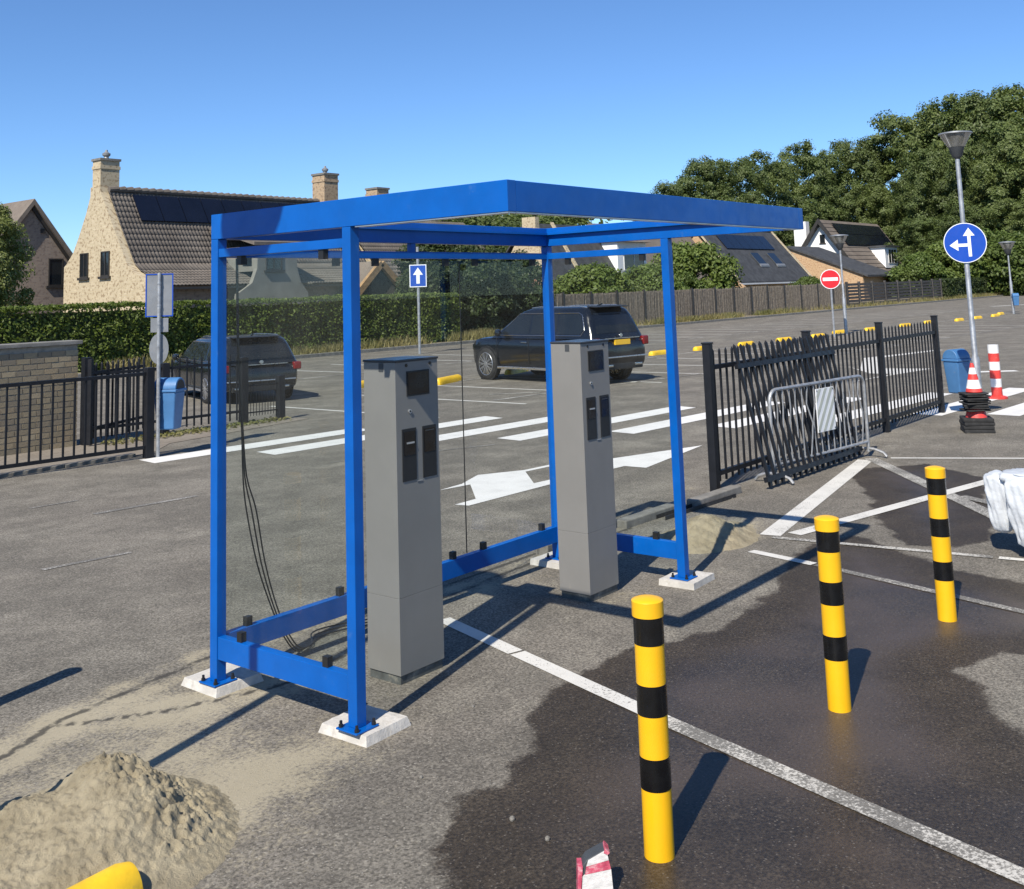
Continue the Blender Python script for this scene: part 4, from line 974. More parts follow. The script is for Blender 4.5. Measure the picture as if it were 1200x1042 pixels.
# ================================================================== CARS
def rring(x0, x1, w, z, rad, n=5):
    pts = []
    for cx, cy, a0 in ((x1-rad, w-rad, 0), (x0+rad, w-rad, PI/2), (x0+rad, -w+rad, PI), (x1-rad, -w+rad, 1.5*PI)):
        for k in range(n):
            a = a0+PI/2*k/(n-1); pts.append((cx+rad*math.cos(a), cy+rad*math.sin(a), z))
    return pts
def car(name, label, loc, rz, s, zs, paint, plate=True):
    c = thing(name, label, 'car', loc, rz); c.scale = (s, s, s*zs)
    st = [(-2.56,.46,.80,.74),(-2.53,.38,.96,.86),(-2.44,.34,1.07,.93),(-2.1,.31,1.10,.965),(-1.5,.30,1.10,.98),(-0.6,.29,1.09,.985),(0.3,.28,1.09,.985),(1.0,.28,1.09,.98),(1.5,.29,1.09,.975),(1.95,.30,1.07,.955),(2.24,.31,1.02,.90),(2.37,.34,.95,.82),(2.43,.42,.82,.70)]
    vs_ = []; n = 0
    for x, zb, zt, w in st:
        half = [(0,zb),(w*0.86,zb),(w*0.965,zb+.07),(w*0.985,zb+(zt-zb)*.35),(w,zb+(zt-zb)*.62),(w*0.985,zt-.10),(w*0.93,zt-.02),(w*0.8,zt+.005),(0,zt+.035)]
        ring = half+[(-a, b) for a, b in reversed(half[1:-1])]; n = len(ring)
        vs_ += [(x, a, b) for a, b in ring]
    k = len(st)
    fs = [(i*n+j, (i+1)*n+j, (i+1)*n+(j+1) % n, i*n+(j+1) % n) for i in range(k-1) for j in range(n)]+[tuple(range(n)), tuple(reversed(range((k-1)*n, k*n)))]
    body = MB().add(vs_, fs).build('body', paint, c, True)
    sd = body.modifiers.new('s', 'SUBSURF'); sd.levels = 1; sd.render_levels = 1
    # cabin
    rings = [rring(-2.46,1.52,.945,1.06,.18),rring(-2.40,1.24,.905,1.20,.18),rring(-2.22,.60,.80,1.58,.18),rring(-2.12,.34,.745,1.72,.18),rring(-2.02,.10,.68,1.785,.20),rring(-1.8,-.3,.52,1.815,.2)]
    m_ = len(rings[0]); vs_ = [p for r_ in rings for p in r_]
    fs = [(i*m_+j, i*m_+(j+1) % m_, (i+1)*m_+(j+1) % m_, (i+1)*m_+j) for i in range(len(rings)-1) for j in range(m_)]+[tuple(range((len(rings)-1)*m_, len(rings)*m_))]
    MB().add(vs_, fs).build('cabin', paint, c, True)
    wz = lambda z: float(np.interp(z, [1.06,1.20,1.58,1.72], [.945,.905,.80,.745]))
    for sgn in (1, -1):
        polys = [[(1.02,1.17),(-.10,1.17),(-.10,1.64),(.38,1.64),(.62,1.47)],[(-.17,1.17),(-1.12,1.17),(-1.12,1.64),(-.17,1.64)],[(-1.19,1.17),(-2.02,1.17),(-2.10,1.28),(-1.95,1.60),(-1.85,1.64),(-1.19,1.64)]]
        for pl in polys:
            q = [(x, sgn*(wz(z)+.006), z) for x, z in pl]; q2 = [(x, sgn*(wz(z)-.02), z) for x, z in pl]; nn = len(q)
            wnd = MB().add(q+q2, [tuple(range(nn)), tuple(reversed(range(nn, 2*nn)))]+[(i, (i+1) % nn, nn+(i+1) % nn, nn+i) for i in range(nn)]).build('side_window', 'window_glass', c)
        ou = [(1.10,1.14),(-2.04,1.14),(-2.14,1.27),(-1.99,1.62),(-1.87,1.67),(.36,1.67),(1.10,1.14)]
        MB().tube([(x, sgn*(wz(z)+.008), z) for x, z in ou], 0.008, 6).build('window_trim', 'chrome', c, True)
        MB().tube([(.05,sgn*.62,1.80),(-.3,sgn*.64,1.825),(-1.75,sgn*.64,1.825),(-2.0,sgn*.62,1.79)], 0.012, 8).build('roof_rail', 'alloy', c, True)
        # mirror
        MB().lathe([(0.02,-.09),(.075,-.07),(.095,0),(.075,.07),(.02,.09)], 12, (.98, sgn*1.06, 1.20)).build('mirror', paint, c, True)
        for x in (.02, -1.02): MB().box(x-.11, x+.11, sgn*.985-.012, sgn*.985+.022, .955, .985).build('door_handle', 'chrome', c, bevel=0.008)
        for x in (1.12, -.14, -1.16): MB().box(x-.006, x+.006, sgn*.988-.004, sgn*.988+.004, .42, 1.07).build('door_seam', 'car_trim', c)
        MB().box(-1.15, 1.2, sgn*.955-.03, sgn*.955+.04, .30, .36).build('side_step', 'alloy', c, bevel=0.01)
        # tail lamp, head lamp
        MB().box(-2.56, -2.30, sgn*.86-.11, sgn*.86+.085, .86, 1.07).build('tail_lamp', 'tail_red', c, bevel=0.03)
        MB().box(2.18, 2.39, sgn*.70-.18, sgn*.70+.12, .74, .90).build('head_lamp', 'window_glass', c, bevel=0.03)
        for x in (1.57, -1.50):
            MB().tube([(x, sgn*.93, .41), (x, sgn*.996, .41)], 0.455, 36).build('wheel_arch', 'car_trim', c, True)
            w_ = MB().lathe([(.27,-.125),(.36,-.125),(.395,-.10),(.405,-.04),(.405,.04),(.395,.10),(.36,.125),(.27,.125)], 36).mesh('tyre', 'rubber', True)
            tw = place('wheel', w_, c, (x, sgn*.90, .405), (PI/2, 0, 0))
            MB().lathe([(.275,-.128),(.285,-.132),(.292,-.126),(.285,.126),(.28,.134),(.268,.128)], 36, caps=False).build('rim', 'alloy', tw, True)
            MB().lathe([(.01,-.10),(.27,-.10)], 30, caps=False).lathe([(.01,.10),(.27,.10)], 30, caps=False).build('rim_inner', 'car_trim', tw)
            for z_ in (-.124, .124):
                sp = MB()
                for q in range(10):
                    a = 2*PI*q/10
                    sp.bar((.05*math.cos(a), .05*math.sin(a), z_), (.275*math.cos(a+.08), .275*math.sin(a+.08), z_), 0.026, 0.02)
                    sp.bar((.05*math.cos(a), .05*math.sin(a), z_), (.275*math.cos(a-.16), .275*math.sin(a-.16), z_), 0.018, 0.018)
                sp.lathe([(.06,z_-.012),(.06,z_+.012)], 16)
                sp.build('spokes', 'alloy', tw)
    # rear window, windscreen
    xr = lambda z: float(np.interp(z, [1.06,1.20,1.58,1.72], [-2.46,-2.40,-2.22,-2.12]))
    xf = lambda z: float(np.interp(z, [1.06,1.20,1.58,1.72], [1.52,1.24,.60,.34]))
    q = [(xr(z)-.008, y, z) for y, z in ((-.72,1.18),(.72,1.18),(.60,1.66),(-.60,1.66))]
    MB().add(q+[(x+.03, y, z) for x, y, z in q], [(0,1,2,3),(7,6,5,4),(0,4,5,1),(1,5,6,2),(2,6,7,3),(3,7,4,0)]).build('rear_window', 'window_glass', c)
    q = [(xf(z)+.008, y, z) for y, z in ((-.78,1.16),(.78,1.16),(.60,1.68),(-.60,1.68))]
    MB().add(q+[(x-.03, y, z) for x, y, z in q], [(0,1,2,3),(7,6,5,4),(0,4,5,1),(1,5,6,2),(2,6,7,3),(3,7,4,0)]).build('windscreen', 'window_glass', c)
    MB().prism_y([(-2.28,1.78),(-1.95,1.80),(-1.95,1.825),(-2.30,1.80)], -.58, .58).build('roof_spoiler', 'car_trim', c, bevel=0.008)
    if plate: MB().box(-2.575, -2.52, -.27, .27, .90, 1.02).build('number_plate', 'plate_yellow', c, bevel=0.004)
    MB().box(-2.57, -2.48, -.62, .62, 1.045, 1.065).build('tailgate_trim', 'chrome', c)
    MB().box(-2.60, -2.40, -.82, .82, .60, .635).build('bumper_trim', 'alloy', c, bevel=0.01)
    MB().box(-2.57, -2.35, -.70, .70, .33, .47).build('rear_diffuser', 'car_trim', c, bevel=0.02)
    for y in (-.52, .52): MB().box(-2.60, -2.45, y-.13, y+.13, .40, .455).build('exhaust_trim', 'chrome', c, bevel=0.01)
    MB().tube([(-2.50,0,1.12),(-2.525,0,1.12)], .05, 16).build('tailgate_badge', 'chrome', c)
    # antenna
    MB().bar((-1.75,0,1.815), (-1.92,0,1.87), 0.03, 0.03).build('antenna', paint, c)
    return c
SUV_RZ = math.radians(90-10.5)
car('parked_car', 'black estate SUV with chrome window trim and yellow rear plate parked behind the kiosks', (16.42,9.98,0), SUV_RZ, 0.875, 1.045, 'car_paint')
car('parked_car', 'dark car seen from behind through the left glass pane, parked beside the hedge', (10.75,14.55,0), math.radians(71), 0.86, 0.84, 'car_paint_second', False)

# ================================================================== FOLIAGE
def leaf_quads(C, N, size, rng, asp=0.6, jit=0.9):
    """rhombic leaf per centre"""
    n = len(C)
    N = N+rng.normal(0, jit, (n, 3)); N /= np.linalg.norm(N, axis=1, keepdims=True)+1e-9
    R = rng.normal(0, 1, (n, 3)); A = np.cross(N, R); A /= np.linalg.norm(A, axis=1, keepdims=True)+1e-9
    B = np.cross(N, A); s = (size*rng.uniform(0.6, 1.4, n))[:, None]
    V = np.stack([C-A*s, C-B*s*asp+A*s*0.1, C+A*s, C+B*s*asp+A*s*0.1], 1).reshape(-1, 3)
    return V, np.arange(4*n).reshape(n, 4)
def crown_mesh(name, mat, W, Hh, z0, nclump, nleaf, lsize, seed, shape='round'):
    rng = np.random.default_rng(seed); CC = []; NN = []
    for k in range(nclump):
        u = rng.uniform(0, 1); t = rng.uniform(0, 2*PI)
        z = u
        prof = (math.sin(PI*min(1, (0.10+0.86*z)))**0.62) if shape == 'round' else (1.0 if z < 0.55 else max(0.15, 1-((z-0.55)/0.45)**2.2))
        rr = W/2*prof*(rng.uniform(0.35, 1)**0.45)*rng.uniform(0.85, 1.1)
        c = np.array([rr*math.cos(t), rr*math.sin(t), z0+Hh*z])
        cr = W*rng.uniform(0.09, 0.17)
        m_ = int(nleaf*rng.uniform(0.6, 1.3))
        d = rng.normal(0, 1, (m_, 3)); d /= np.linalg.norm(d, axis=1, keepdims=True)
        rad = cr*rng.uniform(0.35, 1.0, (m_, 1))**0.6
        P = c+d*rad*np.array([1.1, 1.1, 0.75])
        CC.append(P); NN.append(d*0.9+np.array([0, 0, 0.5]))
    C = np.concatenate(CC); N = np.concatenate(NN)
    V, F = leaf_quads(C, N, lsize, rng, 0.6, 0.55)
    return nmesh(name, V, F, mat)
def trunk_mesh(h, r, seed, spread, nb=6):
    rg = random.Random(seed); mb = MB()
    mb.tube([(0,0,-0.3),(rg.uniform(-.1,.1)*r*3,rg.uniform(-.1,.1)*r*3,h*0.35),(rg.uniform(-.3,.3)*r*3,rg.uniform(-.3,.3)*r*3,h*0.7),(0,0,h)], [r*1.25, r, r*0.7, r*0.25], 8)
    for k in range(nb):
        a = 2*PI*k/nb+rg.uniform(-.4,.4); z = h*rg.uniform(0.3, 0.75); L = spread*rg.uniform(0.5, 0.9)
        mb.tube([(0,0,z),(L*0.5*math.cos(a),L*0.5*math.sin(a),z+L*0.35),(L*math.cos(a),L*math.sin(a),z+L*0.6)], [r*0.5, r*0.32, r*0.1], 6)
    return mb.mesh('trunk', 'bark', True)
def tree(name, lab, cat, loc, trunk, crown, sc, rz, group=None):
    t = thing(name, lab, cat, loc, rz, group); t.scale = sc
    place('trunk', trunk, t); place('crown', crown, t); return t

# tall treeline at the right, kept behind the houses
def forest_crown(seed, mat='leaf_forest', W=9.5, Hh=15.0, z0=2.0, nb=20, sub=11, nleaf=120, lsize=0.135):
    rng = np.random.default_rng(seed); CC = []; NN = []
    for k in range(nb):
        u = (k+rng.uniform(0, 1))/nb; t = k*2.4+rng.uniform(-0.5, 0.5)
        prof = math.sin(PI*min(1, 0.14+0.80*u))**0.7
        rr = W/2*prof*rng.uniform(0.45, 0.95)
        bc = np.array([rr*math.cos(t), rr*math.sin(t), z0+Hh*u]); br = W*rng.uniform(0.17, 0.27)
        for j in range(sub):
            d = rng.normal(0, 1, 3); d /= np.linalg.norm(d); d[2] = abs(d[2])*1.1-0.3
            c = bc+d*br*rng.uniform(0.5, 1.05)*np.array([1.1, 1.1, 1.0]); cr = W*rng.uniform(0.045, 0.085)
            m_ = int(nleaf*rng.uniform(0.5, 1.4)); e = rng.normal(0, 1, (m_, 3)); e /= np.linalg.norm(e, axis=1, keepdims=True)
            CC.append(c+e*cr*rng.uniform(0.3, 1.25, (m_, 1))*np.array([1.1, 1.1, 0.85])); NN.append(e*0.6+d*0.8+np.array([0, 0, 0.35]))
    V, F = leaf_quads(np.concatenate(CC), np.concatenate(NN), lsize, rng, 0.6, 0.5)
    return nmesh('crown', V, F, mat)
FT = [trunk_mesh(9+k, 0.28, 40+k, 3.5) for k in range(3)]
FC = [forest_crown(60+k, nb=22+2*k, sub=13) for k in range(5)]
cp = Vector(CAM['loc'])
tl = [(772,120,12.3),(790,122,14.2),(812,124,15.0),(838,127,17.4),(866,131,17.6),(893,137,19.4),(922,146,20.2),(950,155,23.6),(980,165,24.0),(1012,169,26.6),(1042,171,27.4),(1075,170,30.6),(1105,168,30.2),(1135,164,31.6),(1165,160,30.6),(1195,158,31.4),(1228,156,30.0),(1255,155,31.0)]
front = [(905,134,12.5),(940,142,14.5),(985,158,17.0),(1030,160,18.5),(1075,158,19.0),(1100,150,21.5),(1130,148,17.5),(1156,146,22.0),(1184,143,19.0),(1212,142,22.5),(1090,140,11.0),(1145,138,12.0),(1200,136,12.5)]
def col_dir(px):
    d = fw+rv*((px-600)/CAM['f'])-uv*((345-CAM['py'])/CAM['f']); v = Vector((d.x, d.y)); return v.normalized()
i = 0
for row, lst in (('back', tl), ('front', front)):
    for j, (px, D, topz) in enumerate(lst):
        d = col_dir(px); x, y = cp.x+d.x*D, cp.y+d.y*D
        base = 0.6*max(0.0, min(7.0, (y-33)*0.15)) if row == 'back' else 0.3
        topz *= 1-0.105*max(0.0, min(1.0, (px-840)/160.0))
        k = (topz*1.0-base)/17.9
        w = max(0.8, k*rnd.uniform(0.85, 1.1))
        lab = 'tall leafy tree in the back treeline at right, %s from its left end' % ordn[j] if row == 'back' else 'lower leafy tree in front of the tall treeline, %s from the left' % ordn[j]
        tree('forest_tree', lab, 'tree', (x, y, base-0.3), FT[i % 3], FC[i % 5], (w, w, k), rnd.uniform(0, 6), 'treeline at the right'); i += 1
# left tree
LT = crown_mesh('crown', 'leaf_willow', 3.6, 4.5, 1.0, 130, 330, 0.055, 91)
tree('garden_tree', 'light green garden tree at the left edge beside the brown gable', 'tree', (12.45,30.2,0), trunk_mesh(3.2,0.12,3,1.2), LT, (0.82,0.82,0.98), 1.0)
# dark trees behind the hedge end
DT = [crown_mesh('crown', 'leaf_dark', 4.2, 4.2, 0.15, 110, 220, 0.085, 95+k) for k in range(3)]
GT = [crown_mesh('crown', 'leaf_forest', 4.2, 4.0, 0.3, 130, 170, 0.075, 195+k) for k in range(2)]
dl = ['dark dense tree behind the one-way sign, leftmost of the dark clump', 'dark dense tree in the middle of the clump behind the shelter glass', 'dark dense tree behind the parked black car, second from the clump end', 'dark dense tree at the right end of the clump behind the shelter glass', 'dark dense tree at the back of the clump, rising above the others']
for k, (x, y, s_) in enumerate(((30.6,27.0,0.78),(32.6,26.7,0.86),(34.8,27.0,0.82),(36.6,27.3,0.80),(33.8,29.2,1.05))):
    tree('dark_tree', dl[k], 'tree', (x, y, 0), trunk_mesh(2.2,0.12,7+k,1.2), DT[k % 3], (s_*1.0, s_*1.0, s_*1.08), k*1.3, 'dark tree clump behind the shelter')
gt = [(47.5,47.5,1.72,'tree left of the pale gable house, leftmost seen through the roof frame'), (52.5,48.5,1.85,'second tree from the left seen through the open roof frame'), (57.5,50.0,2.0,'third tree from the left seen through the open roof frame, behind the pale chimney'), (63.5,51.0,1.95,'fourth tree from the left seen through the open roof frame'), (70.0,53.0,2.15,'second tree from the right seen through the open roof frame, behind the dark roof'), (78.5,56.0,2.45,'rightmost tree seen through the open roof frame'), (42.5,46.0,1.75,'tree behind the timber porch house, mostly hidden by the back beam')]
for k, (x, y, sz_, lab) in enumerate(gt):
    tree('garden_tree', lab, 'tree', (x, y, 0), trunk_mesh(2.6,0.16,17+k,1.5), GT[k % 2], (sz_*1.25, sz_*1.25, sz_*0.95), k*2.3, 'garden trees behind the houses')
# round bushes over the fence
BB = [crown_mesh('crown', 'leaf_bright', 4.6, 2.9, 0.2, 90, 220, 0.10, 120+k) for k in range(2)]
for k, (x, y, sx, sz, lab) in enumerate(((45.2,28.6,1.05,1.0,'round clipped bush behind the grey fence, left of the shelter right post'), (50.7,28.6,1.0,0.98,'round bush behind the grey fence, seen just left of the shelter right post'), (57.6,29.2,1.2,1.42,'large round bush behind the grey fence, right of the shelter right post'), (55.0,28.5,0.7,0.85,'low bush tucked beside the large round bush behind the fence'))):
    tree('round_bush', lab, 'bush', (x, y, 0), trunk_mesh(1.2,0.1,30+k,0.9,4), BB[k % 2], (sx, sx, sz), k*2.1, 'bushes behind the grey fence')
for k, (px, D, s_, lab) in enumerate(((948,92,0.55,'small bush at the fence below the orange brick gable'), (1078,118,1.0,'wide bush at the right of the white house'), (1120,122,1.3,'bush above the far hedge, left of the lamp post'), (1160,124,1.5,'bush above the far hedge, right of the lamp post'), (1195,122,1.4,'bush above the far hedge at the right edge'))):
    d = col_dir(px); tree('round_bush', lab, 'bush', (cp.x+d.x*D, cp.y+d.y*D, 0), trunk_mesh(1.2,0.1,50+k,0.9,4), BB[k % 2], (s_*1.25, s_*1.25, s_*1.35), k*1.7, 'bushes behind the grey fence')

def hedge(name, lab, x0, x1, y0, y1, h, dens, lsize, mat, seed):
    rng = np.random.default_rng(seed)
    t = thing(name, lab, 'hedge', ((x0+x1)/2, (y0+y1)/2, 0)); L = x1-x0; W = y1-y0
    MB().box(-L/2+0.15, L/2-0.15, -W/2+0.22, W/2-0.2, 0, h-0.22).build('branches', 'leaf_dark', t)
    def surf(n, f):
        a, b = rng.uniform(0, 1, n), rng.uniform(0, 1, n); return f(a, b)
    CC, NN = [], []
    n1 = int(L*h*dens); a, b = rng.uniform(-L/2, L/2, n1), rng.uniform(0.05, h, n1)
    bulge = 0.22*(fbm(a*0.8+7, b*1.2, seed)-0.45)+0.10*(fbm(a*3, b*3, seed+4)-0.45)
    CC.append(np.stack([a, -W/2-bulge*1.6+0.12*rng.uniform(0, 1, n1), b], 1)); NN.append(np.tile([0,-1,0.45], (n1,1)))
    n2 = int(L*W*dens); a, b = rng.uniform(-L/2, L/2, n2), rng.uniform(-W/2, W/2, n2)
    top = h+0.20*(fbm(a*0.9, b, seed+9)-0.45)+0.14*(fbm(a*3.5, b*3, seed+12)-0.45)
    CC.append(np.stack([a, b, top-0.10*rng.uniform(0, 1, n2)], 1)); NN.append(np.tile([0,-0.2,1], (n2,1)))
    for sx in (-1, 1):
        n3 = int(W*h*dens); a, b = rng.uniform(-W/2, W/2, n3), rng.uniform(0.05, h, n3)
        CC.append(np.stack([np.full(n3, sx*L/2)-sx*0.12*rng.uniform(0, 1, n3), a, b], 1)); NN.append(np.tile([sx,0,0.4], (n3,1)))
    V, F = leaf_quads(np.concatenate(CC), np.concatenate(NN).astype(float), lsize, rng, 0.6, 0.75)
    place('foliage', nmesh('foliage', V, F, mat), t)
hedge('hedge', 'long clipped green hedge behind the parking lot at the left', 5.0, 30.2, 25.1, 26.3, 2.10, 420, 0.052, 'leaf_hedge', 5)
hedge('hedge', 'far clipped hedge continuing from the slatted fence to the right edge', 98.5, 150, 25.6, 27.0, 1.9, 90, 0.13, 'leaf_dark', 6)

# verge grass
def grass():
    rng = np.random.default_rng(3); n = 26000
    x = np.concatenate([rng.uniform(14, 60, n), rng.uniform(60, 130, n//3)]); y = rng.uniform(24.45, 25.5, len(x))
    keep = fbm(x*0.35, y*0.9, 41)+rng.uniform(-0.12, 0.12, len(x)) > 0.45
    x, y = x[keep], y[keep]; h = rng.uniform(0.08, 0.42, len(x))*(0.5+fbm(x*0.3, y*0.5, 77)); a = rng.uniform(0, 2*PI, len(x)); w = rng.uniform(0.01, 0.028, len(x))
    lx, ly = rng.normal(0, 0.12, len(x)), rng.normal(0, 0.12, len(x)); z0 = 0.09
    V = np.stack([np.stack([x-w*np.cos(a), y-w*np.sin(a), np.full_like(x, z0)], 1), np.stack([x+w*np.cos(a), y+w*np.sin(a), np.full_like(x, z0)], 1), np.stack([x+lx+w*0.4*np.cos(a), y+ly, z0+h], 1), np.stack([x+lx-w*0.4*np.cos(a), y+ly, z0+h*0.97], 1)], 1).reshape(-1, 3)
    o = place('verge_grass', nmesh('verge_grass', V, np.arange(len(V)).reshape(-1, 4), 'grass_dry'))
    tag(o, 'dry yellow grass along the kerb below the hedge and fences', 'grass', kind='stuff')
grass()
def leaf_litter():
    rng = np.random.default_rng(8); n = 900
    C = np.stack([rng.uniform(5.0, 8.4, n), rng.normal(9.7, 0.12, n), rng.uniform(0.012, 0.05, n)], 1)
    V, F = leaf_quads(C, np.tile([0,0,1.0], (n,1)), 0.03, rng, 0.6, 0.5)
    tag(place('weeds', nmesh('weeds', V, F, 'grass_dry')), 'dry weeds and leaf litter along the foot of the park fence', 'weeds', kind='stuff')
leaf_litter()

# ================================================================== BACK FENCES
pf = thing('reed_fence', 'tall grey reed-panel fence with dark posts at the back of the lot', 'fence', (36.6,26.0,0.1))
Xs = [36.6,38.8,41.2,43.6,46.3,49.0,51.6,54.4,56.8,59.2,61.6,64.2,66.9,69.8,72.6,75.2]
for a, b in zip(Xs[:-1], Xs[1:]):
    hh = 1.78+rnd.uniform(-0.04, 0.04)
    MB().box(a-36.6+0.06, b-36.6-0.06, -0.02, 0.03, 0.02, hh).build('panel', 'reed', pf)
    ribs = MB(); nrb = int((b-a)/0.11)
    for k in range(nrb):
        x = a-36.6+0.08+(b-a-0.16)*k/nrb; ribs.box(x, x+0.045, -0.035-rnd.uniform(0, 0.02), -0.0202, 0.02, hh-rnd.uniform(-0.03, 0.05))
    rb = ribs.build('reed_strips', 'reed', pf); rb['kind'] = 'stuff'
for x in Xs: MB().box(x-36.6-0.055, x-36.6+0.055, -0.07, 0.05, -0.1, 1.86).build('post', 'frame_dark', pf)
sf = thing('slat_fence', 'dark horizontal slat fence to the right of the reed fence', 'fence', (75.4,26.0,0.1))
Xs = [0,2.5,5.3,8.2,11.2,14.3,17.4,20.4,22.8]
for x in Xs: MB().box(x-0.08, x+0.08, -0.08, 0.08, -0.1, 1.9).build('post', 'fence_wood', sf)
for a, b in zip(Xs[:-1], Xs[1:]):
    for k in range(7): MB().box(a+0.08, b-0.08, -0.02, 0.02, 0.08+0.25*k, 0.08+0.25*k+0.19).build('slat', 'fence_wood', sf)

# ================================================================== HOUSES
def pantile_roof(x0, x1, prof, mat, parent, pitch=0.17, row=0.27, name='roof'):
    """corrugated, stepped tile surface swept along x over a (y,z) profile from ridge to eave"""
    pts = []; 
    for (a, b) in zip(prof[:-1], prof[1:]):
        L = math.hypot(b[0]-a[0], b[1]-a[1]); n = max(1, int(L/row))
        for k in range(n): pts.append(((a[0]+(b[0]-a[0])*k/n, a[1]+(b[1]-a[1])*k/n), (a[0]+(b[0]-a[0])*(k+1)/n, a[1]+(b[1]-a[1])*(k+1)/n)))
    nx = int((x1-x0)/pitch)*6+1; xs = np.linspace(x0, x1, nx)
    wave = 0.021*np.sin(2*PI*(xs-x0)/pitch)
    V = []; F = []; base = 0
    for (a, b) in pts:
        dy, dz = b[0]-a[0], b[1]-a[1]; L = math.hypot(dy, dz); ny_, nz_ = -dz/L*(1 if dy < 0 else -1), abs(dy)/L
        ny_ = -abs(dz)/L if dy < 0 else abs(dz)/L
        for (p, off) in ((a, 0.0), (b, 0.024), (b, 0.0)):
            V.append(np.stack([xs, p[0]+ny_*(wave+off), p[1]+nz_*(wave+off)], 1))
        for r_ in range(2):
            i_ = np.arange(nx-1)+base+r_*nx
            F.append(np.stack([i_, i_+1, i_+1+nx, i_+nx], 1))
        base += 3*nx
    me = nmesh(name, np.concatenate(V), np.concatenate(F), mat)
    return place(name, me, parent)
def chimney(parent, x, y, sx, sy, z0, z1, mat, cap=True, pot=True, name='chimney'):
    c = MB().box(x-sx/2, x+sx/2, y-sy/2, y+sy/2, z0, z1).build(name, mat, parent)
    if cap:
        MB().box(x-sx/2-0.03, x+sx/2+0.03, y-sy/2-0.03, y+sy/2+0.03, z1-0.35, z1-0.22).build('band', mat, c)
        MB().box(x-sx/2-0.05, x+sx/2+0.05, y-sy/2-0.05, y+sy/2+0.05, z1+0.001, z1+0.10).build('chimney_cap', 'coping', c)
    if pot: MB().lathe([(0.12,z1+0.1),(0.09,z1+0.2),(0.16,z1+0.26),(0.17,z1+0.34),(0.06,z1+0.42),(0.05,z1+0.5)], 12, (x, y, 0)).build('cowl', 'sign_back', c, True)
    return c
def win(parent, plane, c, a, b, z0, z1, frame='frame_dark', sill=True, shutters=False, mull=1):
    """window on plane 'x' (faces -X at x=c, spans y a..b) or 'y' (faces -Y at y=c, spans x a..b)"""
    def bx(u0, u1, d0, d1, z0_, z1_):
        return MB().box(c+d0, c+d1, u0, u1, z0_, z1_) if plane == 'x' else MB().box(u0, u1, c+d0, c+d1, z0_, z1_)
    w = bx(a, b, -0.02, 0.06, z0, z1).build('window', 'window_glass', parent)
    t = 0.05
    for u0, u1, zz0, zz1 in ((a-t, a, z0-t, z1+t), (b, b+t, z0-t, z1+t), (a, b, z0-t, z0), (a, b, z1, z1+t)):
        bx(u0, u1, -0.05, 0.05, zz0, zz1).build('frame', frame, w)
    for k in range(mull):
        u = a+(b-a)*(k+1)/(mull+1); bx(u-0.025, u+0.025, -0.045, -0.021, z0, z1).build('mullion', frame, w)
    if sill: bx(a-0.15, b+0.15, -0.10, 0.05, z0-t-0.10, z0-t-0.001).build('sill', 'frame_dark', w)
    return w
def panels(parent, x0, x1, pa, pb, nx, ny=1, off=0.12):
    """solar panels on slope between (y,z) pa (upper) and pb (lower)"""
    dy, dz = pb[0]-pa[0], pb[1]-pa[1]; L = math.hypot(dy, dz); n_ = Vector((0, -abs(dz)/L, abs(dy)/L))
    for i_ in range(nx):
        for j_ in range(ny):
            xa = x0+(x1-x0)*i_/nx+0.02; xb = x0+(x1-x0)*(i_+1)/nx-0.02
            t0, t1 = j_/ny+0.01, (j_+1)/ny-0.01
            q = []
            for x, t in ((xa,t0),(xb,t0),(xb,t1),(xa,t1)):
                q.append(Vector((x, pa[0]+dy*t, pa[1]+dz*t))+n_*off)
            MB().add(q+[v-n_*0.05 for v in q], [(0,1,2,3),(7,6,5,4),(0,4,5,1),(1,5,6,2),(2,6,7,3),(3,7,4,0)]).build('solar_panel', 'solar', parent)

# house 1: big yellow brick gable
h1 = thing('brick_house', 'yellow brick house with big chimney gable and solar panels on a tiled roof', 'house', (19.8,32,0))
gp_ = [(0,0),(6.45,0),(6.45,3.75),(6.28,3.85),(5.75,4.3),(5.34,4.9),(4.75,5.9),(4.43,6.6),(4.42,7.0),(3.68,7.0),(3.62,6.75),(3.31,6.28),(2.5,5.06),(1.52,3.62),(1.1,3.34),(0.0,2.95)]
MB().prism_x(gp_, 0.0, 0.35).build('gable_wall', 'brick_yellow', h1)
MB().box(0.35, 13.0, 0.15, 0.45, 0, 2.75).build('front_wall', 'brick_brown', h1)
MB().box(0.35, 13.0, 6.0, 6.3, 0, 3.4).build('back_wall', 'brick_brown', h1)
rprof = [(3.55,6.85),(2.5,5.18),(1.52,3.72),(1.1,3.42),(-0.45,2.76)]
rf = pantile_roof(0.28, 13.0, rprof, 'pantile', h1)
MB().prism_x([(3.5,6.75),(6.5,3.55),(6.5,3.4),(3.5,6.6)], 0.36, 13.0).build('back_roof', 'pantile', h1)
rl = MB()
for k in range(36): rl.tube([(0.3+0.35*k,3.5,6.86),(0.68+0.35*k,3.5,6.90)], [0.11,0.14], 8)
rl.build('ridge_tiles', 'pantile', h1, True)
MB().box(0.36, 13.0, -0.50, -0.40, 2.60, 2.70).build('gutter', 'frame_dark', h1)
panels(h1, 1.25, 12.3, (3.40,6.62), (2.68,5.47), 10, 1, 0.12)
chimney(h1, 0.48, 4.05, 0.86, 0.62, 5.9, 8.1, 'brick_yellow')
chimney(h1, 12.1, 3.5, 0.9, 0.9, 6.5, 8.2, 'brick_chimney')
for a, b in ((4.52,5.05),(2.88,3.42)): win(h1, 'x', 0.0, a, b, 3.30, 4.22, 'frame_dark', mull=1)
